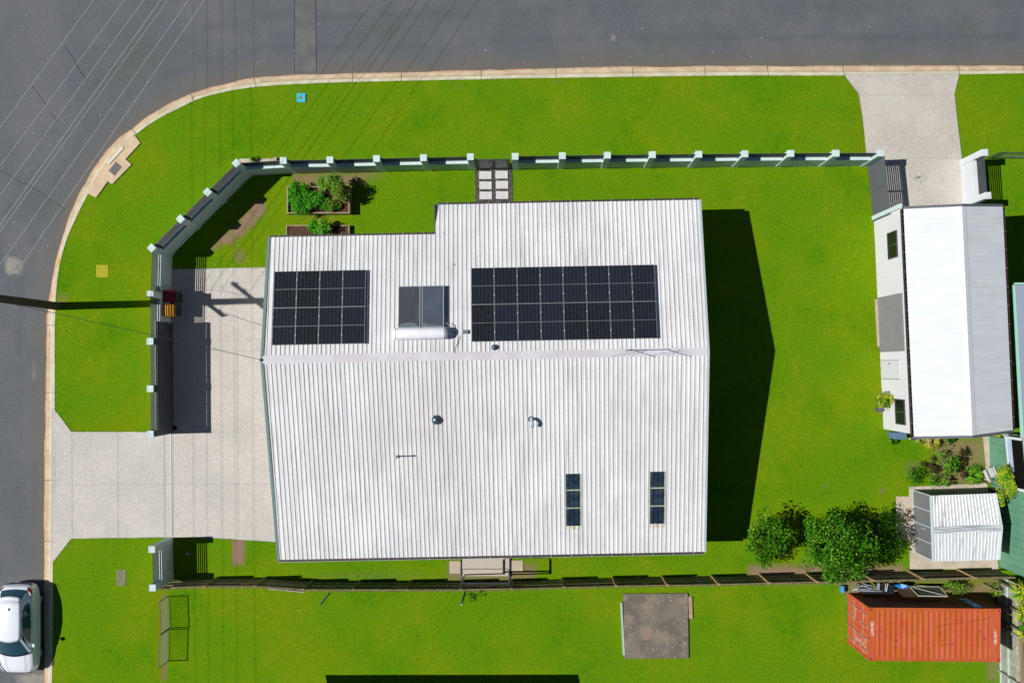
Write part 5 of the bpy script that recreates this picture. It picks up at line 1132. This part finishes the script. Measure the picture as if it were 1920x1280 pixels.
vb = thing('valve_box', 'bright blue square valve box lid on the road verge', 'valve box', W(565, 184)); mb = MB(); a = W(565, 184); s1 = .215
for x0, x1, y0, y1 in ((-s1, s1, .07, s1), (-s1, s1, -s1, -.07), (-s1, -.07, -.07, .07), (.07, s1, -.07, .07)): mb.box((a.x + x0, a.y + y0, .0), (a.x + x1, a.y + y1, .05))
mb.build('surround', MT('valve_blue', (.02, .42, .55), .6), vb); mb = MB(); mb.box((a.x - .068, a.y - .068, 0), (a.x + .068, a.y + .068, .045)); mb.build('lid', MT('valve_lid', (.22, .14, .12), .7), vb)
def cover(name, label, cat, x0, y0, x1, y1, z, mt, bv=.01): mb = MB(); mb.prism([wxy(x0, y0), wxy(x1, y0), wxy(x1, y1), wxy(x0, y1)], -.03, z); return tag(mb.build(name, mt, None, bevel=bv), label, cat)
cover('pit_cover', 'grey concrete pit cover in the verge north of the parked car', 'pit cover', 218.5, 1067.5, 236.5, 1097, .02, MT('pit_cover', (.21, .19, .12), .9, c2=(.15, .15, .07), ns=4, fine=.2))
cover('yellow_cover', 'small yellow painted cover in the west verge', 'cover', 180.5, 496.5, 203, 520, .012, MT('cover_yellow', (.42, .32, .01), .9, c2=(.30, .33, .01), ns=9, fine=.3, fs=40))
cover('yellow_kerb_mark', 'short yellow paint mark on the kerb by the power pole', 'paint mark', 108.2, 483, 111.5, 498, .021, MT('kerb_yellow', (.65, .42, .02), .8), 0)
p = W(352, 1038); mb = MB(); mb.lathe(p, [(.075, 0), (.075, .03), (.05, .05)], 12); tag(mb.build('tap_cover', MT('cover_cyan', (.2, .5, .6), .5)), 'small round pale cover in the shade of the short fence', 'cover')
p = W(329, 801); mb = MB(); mb.lathe(p, [(.10, 0), (.11, .08), (.04, .1)], 12); tag(mb.build('ground_cap', black_plastic), 'round black cap on the driveway at the foot of the sliding gate', 'cap')
# post lying on the south lawn, and thin roll top pole
mb = MB(); mb.tube([W(599, 1133, .03), W(617, 1111, .03)], .035, 8); tag(mb.build('steel_bar', MT('bar_green', (.03, .075, .05), .6)), 'short dark bar lying on the lawn south of the timber fence', 'bar')
# ---------------------------------------------------------------- steps, handrail frame at the south door
st = MT('step_aggregate', (.44, .40, .34), .9, fine=.2, fs=20)
for (x0, y0, x1, y1, z, m_, lab) in [(843, 1051, 863.5, 1074.5, .03, beige_slab, 'square cream paving slab west of the landing'), (957, 1050, 980.5, 1069.5, .03, beige_slab, 'square cream paving slab east of the landing'), (866, 1042, 955, 1079, .05, st, 'long aggregate landing slab at the south door')]:
    mb = MB(); mb.prism([wxy(x0, y0), wxy(x1, y0), wxy(x1, y1), wxy(x0, y1)], -.05, z); tag(mb.build('landing_slab', m_, None, bevel=.01), lab, 'paving slab')
# tilting clothesline: two posts and rails, hinged on a tall round post outside the fence
cf = thing('clothesline_frame', 'dark steel clothesline frame over the landing beside the timber fence', 'clothesline', W(910, 1080))
T = 2.3; A_, B_ = W(865, 1098, T * .9), W(956, 1095, T * .9)
ZC = 2.06
for xa in (865.5, 955):
    mb = MB(); mb.tube([W(xa, 1068, ZC), W(xa, 1098, ZC)], .045, 8); mb.build('arm', steel_dark, cf, smooth=True)
mb = MB(); mb.tube([W(866, 1070, ZC), W(867, 1067, ZC), W(870, 1066, ZC), W(950, 1066, ZC), W(954, 1067, ZC), W(954.8, 1070, ZC)], .016, 6); mb.build('line_rail', steel_dark, cf)
mb = MB(); mb.tube([W(866, 1093, ZC), W(955, 1092.5, ZC)], .042, 8); mb.build('rail', steel_dark, cf)
for xa in (864.3, 956.3):
    mb = MB(); mb.wall(W(xa, 1044, .08), W(xa, 1080, .08), -.02, .02, 0, .09); mb.build('edge_bar', steel_dark, cf)
for px, zz in ((865, 2.06), (955.5, 2.06)): p = W(px, 1096.5, zz); mb = MB(); mb.tube([(p.x, p.y, 0), (p.x, p.y, zz)], .035, 6); mb.build('post', steel_dark, cf)
pp = thing('steel_post', 'tall round steel post just south of the timber fence by the clothesline', 'post', W(870, 1101)); c = W(865.3, 1132.5, 2.95)
mb = MB(); mb.tube([(c.x, c.y, 0), (c.x, c.y, 2.95)], .05, 12); mb.build('post', MT('post_grey', (.10, .14, .14), .4, metal=.3), pp); mb = MB(); mb.tube([(c.x, c.y, 2.95), (c.x, c.y, 2.965)], .056, 12); mb.build('rim', steel_dark, pp); mb = MB(); mb.tube([(c.x, c.y, 2.966), (c.x, c.y, 2.975)], .03, 10); mb.build('cap', wht, pp)
bush('weed_clump', 'leafy weeds round the foot of the tall steel post', 'weeds', 885, 1116, .75, .3, .35, 260, .07, [leaf_mid, leaf_lime], None, None, shell=1, lumps=9, lump_r=.35, stem_r=.006)
# ---------------------------------------------------------------- low wire fence panels on the west boundary
def wirefence(label, pts, h, group, name='wire_fence', step=.09):
    t = thing(name, label, 'fence', (pts[0].x, pts[0].y, 0), group); mb = MB()
    fp_ = MT('fence_pipe', (.07, .12, .09), .45, metal=.3) if 'fence_pipe' not in bpy.data.materials else bpy.data.materials['fence_pipe']
    for i in range(len(pts) - 1):
        a, b = pts[i], pts[i + 1]
        for hh_, rr_ in ((h, .02), (.06, .012)): mb = MB(); mb.tube([NN(a, hh_), NN(b, hh_)], rr_, 6); mb.build('rail', fp_, t)
    for p in pts: mb = MB(); mb.tube([NN(p, -.1), NN(p, h + .03)], .022, 8); mb.build('post', bpy.data.materials['fence_pipe'], t)
    mb = MB()
    for i in range(len(pts) - 1):
        a, b = NN(pts[i], .08), NN(pts[i + 1], .08); L_ = (b - a).length; n = int(L_ / step); hv = Vector((0, 0, h - .1)); k = -int(h / step)
        for k in range(-int(h / step), n):
            for s_ in (0, 1):
                t0, t1 = k * step / L_, (k * step + h) / L_; z0, z1 = 0, 1
                c0, c1 = max(t0, 0), min(t1, 1)
                if c1 <= c0: continue
                f0, f1 = (c0 - t0) / (t1 - t0), (c1 - t0) / (t1 - t0)
                if s_: f0, f1 = 1 - f0, 1 - f1
                mb.tube([a.lerp(b, c0) + hv * f0, a.lerp(b, c1) + hv * f1], .0028, 3, caps=False)
    mb.build('mesh', MT('fence_mesh', (.30, .38, .34), .5, metal=.3) if 'fence_mesh' not in bpy.data.materials else bpy.data.materials['fence_mesh'], t)
    return t
wirefence('low wire mesh gate panel nearest the timber fence', [W(316, 1117), W(318.5, 1176)], 1.0, 'low wire mesh panels on the west boundary')
wirefence('low wire mesh gate panel, the southern of the pair', [W(316.5, 1179), W(315.5, 1238)], 1.0, 'low wire mesh panels on the west boundary')
wirefence('wire mesh fence running east from the white wall by the side driveway', [W(1850, 297), W(1925, 297.5), W(2030, 297.5)], 1.15, None, step=.07)
mb = MB(); mb.tube([W(1859, 297, .05), W(1888, 284.5, 1.15)], .022, 6); tag(mb.build('brace_pole', bpy.data.materials['fence_pipe']), 'slanting brace pole of the wire fence east of the white wall', 'pole')
mb = MB(); mb.prism([wxy(*p) for p in [(451, 298), (520, 298), (520, 306), (443, 306)]], -.02, .06); mb.box((W(514, 301).x, W(514, 301).y - .0, .06), (W(520, 301).x, W(520, 301).y + .12, .14)); tag(mb.build('edging_strip', beige_slab), 'narrow concrete edging strip outside the northwest corner of the fence', 'edging')
tuft('weed', 'lime green weed growing on the narrow concrete strip outside the fence', 'weed', 478, 300, .3, .25, 40, [leaf_lime], zb=.05)
# ================================================================ PARKED CAR
CC = Vector(W(47.5, 1171, 0)); car = thing('parked_car', 'white hatchback parked nose south at the west kerb', 'car', (CC.x, CC.y, ZR))
paint = MT('car_paint', (.74, .78, .83), .22, coat=1.0, spec=.5); tint = MT('car_glass', (.02, .06, .078), .06, spec=.7); trim = MT('car_trim', (.012, .013, .014), .4)
def CPt(x, y, z): return Vector((CC.x + x, CC.y + y, ZR + z))    # y north = tail, front is -y
def loft(sections, seg_pts, smooth=True):
    vs = []; n = len(sections[0])
    for s_ in sections: vs += s_
    fs = []
    for i in range(len(sections) - 1):
        for j in range(n - 1): fs.append((i * n + j, (i + 1) * n + j, (i + 1) * n + j + 1, i * n + j + 1))
    return vs, fs, n
# lower body: y, half width, belt z, deck z (centre line), sill z
ST = [(-2.16, .50, .50, .56, .30), (-2.13, .66, .58, .66, .24), (-2.02, .78, .66, .76, .20), (-1.80, .845, .74, .85, .18), (-1.40, .872, .83, .93, .18), (-1.05, .88, .88, .985, .18), (-.6, .885, .90, 1.0, .18), (.2, .89, .93, 1.0, .18), (1.0, .89, .96, 1.02, .18), (1.5, .875, .98, 1.03, .20), (1.85, .83, .97, 1.03, .22), (2.04, .76, .90, .98, .26), (2.13, .64, .72, .80, .32), (2.15, .5, .55, .62, .38)]
secs = []
for y, hw, zb, zd, zs in ST:
    prof = [(-hw * .93, zs), (-hw, zs + .12), (-hw * 1.0, zb - .22), (-hw * .975, zb - .06), (-hw * .93, zb), (-hw * .80, (zb + zd * 2) / 3 + .0), (-hw * .45, zd), (0, zd + .012)]
    prof += [(-x_, z_) for x_, z_ in prof[-2::-1]]
    secs.append([CPt(x_, y, z_) for x_, z_ in prof])
vs, fs, n = loft(secs, 0); mb = MB(); fs = [f[::-1] for f in fs]; fs += [tuple(range(n)), tuple((len(secs) - 1) * n + k for k in range(n))[::-1], ]
fs += [(i * n, i * n + n - 1, (i + 1) * n + n - 1, (i + 1) * n)[::-1] for i in range(len(secs) - 1)]
mb.add(vs, fs); bd = mb.build('body', paint, car, smooth=True)
sb_ = bd.modifiers.new('sub', 'SUBSURF'); sb_.levels = 1; sb_.render_levels = 2
# greenhouse: base line and roof line
GB = [(-1.08, .62, .985), (-1.02, .76, .98), (-.75, .80, .96), (.0, .82, .96), (.9, .80, .98), (1.5, .74, 1.0), (1.82, .62, 1.02)]
RT = [(-.36, .46, 1.425), (-.33, .54, 1.42), (-.25, .565, 1.42), (.2, .58, 1.44), (.9, .57, 1.42), (1.32, .53, 1.37), (1.42, .44, 1.35)]
def arc(y, hw, z, cz, n=9): return [CPt(hw * (2 * k / (n - 1) - 1), y + cz[0] * (1 - (2 * k / (n - 1) - 1) ** 2), z + cz[1] * (1 - (2 * k / (n - 1) - 1) ** 2)) for k in range(n)]
# roof skin
rows = [arc(-.34, .50, 1.395, (-.10, .035)), arc(-.22, .545, 1.41, (-.08, .05)), arc(.2, .575, 1.43, (0, .055)), arc(.8, .57, 1.42, (0, .055)), arc(1.25, .54, 1.38, (.03, .05)), arc(1.50, .50, 1.33, (.06, .045))]
mb = MB(); n = 9; mb.add([p for r_ in rows for p in r_], [(i * n + j, i * n + j + 1, (i + 1) * n + j + 1, (i + 1) * n + j) for i in range(5) for j in range(8)]); rfc = mb.build('roof', paint, car, smooth=True); sl = rfc.modifiers.new('solid', 'SOLIDIFY'); sl.thickness = .03; sl.offset = -1
mb = MB(); p = CPt(0.02, 1.13, 1.46); mb.add([p + Vector((-.02, -.06, 0)), p + Vector((.02, -.06, 0)), p + Vector((.012, .08, .0)), p + Vector((-.012, .08, 0)), p + Vector((0, .06, .05))], [(0, 1, 4), (1, 2, 4), (2, 3, 4), (3, 0, 4)]); mb.build('antenna', trim, rfc)
# glass
wb0 = arc(-1.10, .70, .965, (-.13, .03)); wt0 = arc(-.33, .50, 1.385, (-.10, .035)); mb = MB(); mb.add(wb0 + wt0, [(j, j + 1, 9 + j + 1, 9 + j) for j in range(8)]); ws = mb.build('windscreen', tint, car, smooth=True)
mb = MB(); wl0 = arc(-1.13, .71, .955, (-.13, .032)); wl1 = arc(-1.04, .69, 1.0, (-.13, .032)); mb.add(wl0 + wl1, [(j, j + 1, 9 + j + 1, 9 + j) for j in range(8)]); mb.build('cowl', trim, ws)
for s_ in (-1, 1): mb = MB(); mb.tube([CPt(s_ * .12 - .1, -1.17, 1.0), CPt(s_ * .3 + .2, -1.05, 1.03)], .008, 4); mb.build('wiper', trim, ws)
rb0 = arc(1.92, .60, 1.03, (.06, .02)); rt0 = arc(1.54, .47, 1.32, (.06, .045)); mb = MB(); mb.add(rb0 + rt0, [(j, 9 + j, 9 + j + 1, j + 1) for j in range(8)]); mb.build('rear_window', tint, car, smooth=True)
sp = [arc(1.50, .50, 1.345, (.06, .045)), arc(1.66, .47, 1.30, (.07, .045))]; mb = MB(); mb.add([p for r_ in sp for p in r_], [(j, j + 1, 9 + j + 1, 9 + j) for j in range(8)]); o = mb.build('spoiler', paint, car, smooth=True); o.modifiers.new('solid', 'SOLIDIFY').thickness = .025
for s_ in (-1, 1):
    # pillars in body colour
    mb = MB(); lo = [(-1.10, .70, .965), (-.95, .80, .95), (.0, .825, .955), (1.2, .81, .98), (1.6, .76, 1.0), (1.92, .62, 1.03)]; hi = [(-.34, .50, 1.385), (-.24, .545, 1.40), (.1, .575, 1.42), (.8, .57, 1.41), (1.25, .54, 1.37), (1.52, .48, 1.32)]
    V = [CPt(s_ * w_, y, z) for y, w_, z in lo] + [CPt(s_ * w_, y, z) for y, w_, z in hi]; F_ = [(j, j + 1, 6 + j + 1, 6 + j) for j in range(5)]
    mb.add(V, F_ if s_ > 0 else [f[::-1] for f in F_]); pl = mb.build('side_pillars', paint, car, smooth=False)
    def sp_(j, t, q, out=.006):
        l0 = CPt(s_ * (lo[j][1] * (1 - t) + lo[j + 1][1] * t), lo[j][0] * (1 - t) + lo[j + 1][0] * t, lo[j][2] * (1 - t) + lo[j + 1][2] * t); h0 = CPt(s_ * (hi[j][1] * (1 - t) + hi[j + 1][1] * t), hi[j][0] * (1 - t) + hi[j + 1][0] * t, hi[j][2] * (1 - t) + hi[j + 1][2] * t)
        return l0.lerp(h0, q) + Vector((s_ * out, 0, out))
    mb = MB(); top = [sp_(1, .05, .82), sp_(1, .6, .88), sp_(2, .2, .9), sp_(2, .8, .9), sp_(3, .3, .86), sp_(3, .7, .6)]; bot = [sp_(0, .75, .10), sp_(1, .4, .08), sp_(2, .1, .08), sp_(2, .7, .08), sp_(3, .2, .10), sp_(3, .65, .2)]
    F_ = [(j, j + 1, 6 + j + 1, 6 + j) for j in range(5)]; mb.add(bot + top, F_ if s_ > 0 else [f[::-1] for f in F_]); mb.build('side_window', tint, car)
    mb = MB(); mb.tube([CPt(s_ * .86, -.66, .98), CPt(s_ * 1.0, -.70, 1.02)], .03, 6); q = CPt(s_ * .97, -.70, 1.02); mb.lathe(q - Vector((0, 0, .06)), [(.03, 0), (.09, .02), (.10, .07), (.07, .12), (.02, .135)], 10); mb.build('mirror', paint, car, smooth=True)
    mb = MB(); P_ = [CPt(s_ * .62, -2.10, .66), CPt(s_ * .80, -1.93, .70), CPt(s_ * .85, -1.72, .75), CPt(s_ * .72, -1.80, .80), CPt(s_ * .60, -2.02, .76)]; mb.add([p + Vector((s_ * .012, -.008, .012)) for p in P_], [(0, 1, 2, 3, 4) if s_ > 0 else (4, 3, 2, 1, 0)]); mb.build('headlight', MT('lamp_clear', (.5, .55, .58), .1, spec=.8) if 'lamp_clear' not in bpy.data.materials else bpy.data.materials['lamp_clear'], car)
    mb = MB(); P_ = [CPt(s_ * .60, 2.06, .93), CPt(s_ * .80, 1.96, .93), CPt(s_ * .86, 1.62, .99), CPt(s_ * .80, 1.78, 1.03), CPt(s_ * .62, 1.99, 1.03)]; mb.add([p + Vector((s_ * .018, .014, .016)) for p in P_], [(0, 4, 3, 2, 1) if s_ > 0 else (1, 2, 3, 4, 0)]); mb.build('tail_light', MT('lamp_red', (.25, .005, .01), .15) if 'lamp_red' not in bpy.data.materials else bpy.data.materials['lamp_red'], car)
    for y in (-1.32, 1.28):
        q = CPt(s_ * .73, y, .31); w_ = thing('wheel', None, None, q); w_['org'] = (0, 0, 0); w_.location = q - Vector(car['org']); w_.parent = car; del w_['org']
        mb = MB(); mb.tube([(-.1, 0, 0), (.1, 0, 0)], .31, 24); o = mb.build('tyre', black_rubber, None, local=True); o.parent = w_
        mb = MB(); mb.tube([(s_ * .1, 0, 0), (s_ * .108, 0, 0)], .2, 20); o = mb.build('rim', steel_pale, None, local=True); o.parent = w_
mb = MB(); mb.tube([CPt(-.45, -2.175, .40), CPt(.45, -2.175, .40)], .07, 8); mb.build('grille', trim, car)
mb = MB(); a = arc(2.135, .62, .60, (.04, 0)); b_ = arc(2.10, .66, .68, (.04, 0)); mb.add([p + Vector((0, .02, 0)) for p in a + b_], [(j, 9 + j, 9 + j + 1, j + 1) for j in range(8)]); mb.build('bumper_trim', trim, car)
for x_ in (-.42, .42): mb = MB(); mb.tube([CPt(x_ * 1.12, -1.2, .985), CPt(x_ * 1.1, -1.7, .895), CPt(x_ * .95, -2.0, .775)], .006, 4); mb.build('bonnet_crease', MT('seam', (.2, .22, .25), .5) if 'seam' not in bpy.data.materials else bpy.data.materials['seam'], car)
# ---------------------------------------------------------------- neighbour to the south whose eave shades the lawn edge
sn = thing('south_house', 'neighbouring house just below the frame whose eave shades the lawn edge', 'house', W(850, 1400)); a = W(560, 1300); b = W(1030, 1600)
mb = MB(); mb.box((a.x, b.y, 0), (b.x, a.y, 2.6)); mb.build('wall', brick, sn)
e0 = W(516, 1267); e1 = W(986, 1267); z_ = 2.7
mb = MB(); V = [Vector((e0.x, e0.y, z_)), Vector((e1.x, e1.y + .02, z_)), Vector((e1.x, e1.y - 4.5, z_ + 1)), Vector((e0.x, e0.y - 4.5, z_ + 1)), Vector((e1.x, e1.y - 9, z_)), Vector((e0.x, e0.y - 9, z_))]; V += [v + Vector((0, 0, -.12)) for v in V]
mb.add(V, [(0, 3, 2, 1)[::-1], (3, 5, 4, 2)[::-1], (6, 9, 8, 7), (9, 11, 10, 8), (0, 1, 7, 6)[::-1], (1, 2, 8, 7)[::-1], (2, 4, 10, 8)[::-1], (0, 6, 9, 3)[::-1], (3, 9, 11, 5)[::-1], (4, 5, 11, 10)[::-1]]); mb.build('roof', roof_g, sn)
# grass blades creeping over the hard edges
gm = [MT('blade_green', (.07, .20, .006), .8), MT('blade_olive', (.13, .20, .01), .8), MT('blade_dry', (.24, .20, .06), .8)]
mb = MB()
def blades(line, per_m, w_=.035, side=0):
    for i in range(len(line) - 1):
        a, b = Vector(line[i][:2]), Vector(line[i + 1][:2]); L_ = (b - a).length
        if L_ < 1e-4: continue
        d = (b - a) / L_; nn = Vector((d.y, -d.x))
        for k in range(int(L_ * per_m + R.random())):
            c = a + d * (L_ * R.random()) + nn * (side * .03 + R.gauss(0, w_)); g_ = mnoise.noise((c.x * 1.3, c.y * 1.3, 3)); 
            if g_ < -.12: continue
            a_ = R.uniform(0, 6.283); h_b = R.uniform(.02, .05); l_ = R.uniform(.02, .055); o = Vector((math.cos(a_), math.sin(a_))); s2 = Vector((-o.y, o.x)) * .008
            mb.add([(c.x - s2.x, c.y - s2.y, .0), (c.x + s2.x, c.y + s2.y, .0), (c.x + o.x * l_, c.y + o.y * l_, h_b)], [(0, 1, 2)], R.choices([0, 1, 2], [5, 4, 1.5])[0])
blades(KI[10:], 90, .03); P_ = lambda *q: [wxy(*p) for p in q]
for q in (P_((103, 768), (134, 809), (285, 809.5)), P_((134, 1009), (320, 1006.5), (400, 1008), (512, 1015)), P_((134, 1009), (100, 1052)), P_((316, 505), (500, 503)), P_((1582, 142), (1610, 177), (1625, 296)), P_((1799, 140), (1789, 177), (1803, 296)), P_((1168, 1112), (1290, 1111), (1292, 1232), (1171, 1233), (1168, 1112)), P_((250, 253), (264, 268), (236, 299), (247, 309), (211, 346), (203, 340), (181, 371)), P_((1680, 930), (1680, 1013)), P_((1704, 912), (1850, 905)), P_((890, 318), (890.5, 390)), P_((962, 318), (962.5, 390)), P_((843, 1050), (843, 1075)), P_((981, 1049), (981, 1070)), P_((537, 402), (656, 402))): blades(q, 110, .022)
for q in (P_((300, 1092), (480, 1090), (1000, 1094), (1500, 1082)), P_((465, 304), (880, 302)), P_((970, 301), (1620, 297)), P_((310, 480), (310, 810)), P_((546, 319), (880, 316)), P_((965, 317), (1620, 311)), P_((1640, 430), (1657, 800)), P_((1588, 1112), (1588, 1205), (1850, 1205))): blades(q, 130, .05)
tag(mb.build('grass', gm), 'short grass blades creeping over the kerb and slab edges', 'grass', kind='stuff')
# small dry leaves and litter on the road
mb = MB(); 
for i in range(120):
    p = W(R.uniform(10, 1900), R.uniform(8, 120)) if i % 3 else W(R.uniform(5, 150), R.uniform(120, 500)); r = R.uniform(.012, .03); a_ = R.uniform(0, 6.28)
    if kdist(p.x, p.y) < .15: continue
    mb.add([(p.x + r * math.cos(a_ + k * 1.57), p.y + r * .6 * math.sin(a_ + k * 1.57), ZR + .012 + (.008 if k % 2 else 0)) for k in range(4)], [(0, 1, 2, 3)], 0 if i % 4 else 1)
for i in range(70):
    a_ = R.uniform(0, 6.283); q_ = abs(R.gauss(0, .3)); p = W(1722, 333) + Vector((math.cos(a_) * q_ * 1.2, math.sin(a_) * q_ * .7, 0)); r = R.uniform(.015, .045)
    mb.add([(p.x + r * math.cos(a_ + k * 1.05) * R.uniform(.5, 1), p.y + r * .7 * math.sin(a_ + k * 1.05), .0195) for k in range(6)], [(0, 1, 2, 3, 4, 5)], 2)
tag(mb.build('road_litter', [MT('litter_white', (.6, .6, .58), .8), MT('litter_dark', (.03, .03, .03), .8), MT('oil_spot', (.27, .27, .27), .8)]), 'tiny white and dark specks scattered on the asphalt and side driveway', 'litter', kind='stuff')
for o in list(bpy.data.objects):
    if 'org' in o: del o['org']
    if o.parent is not None and 'category' in o: del o['category']
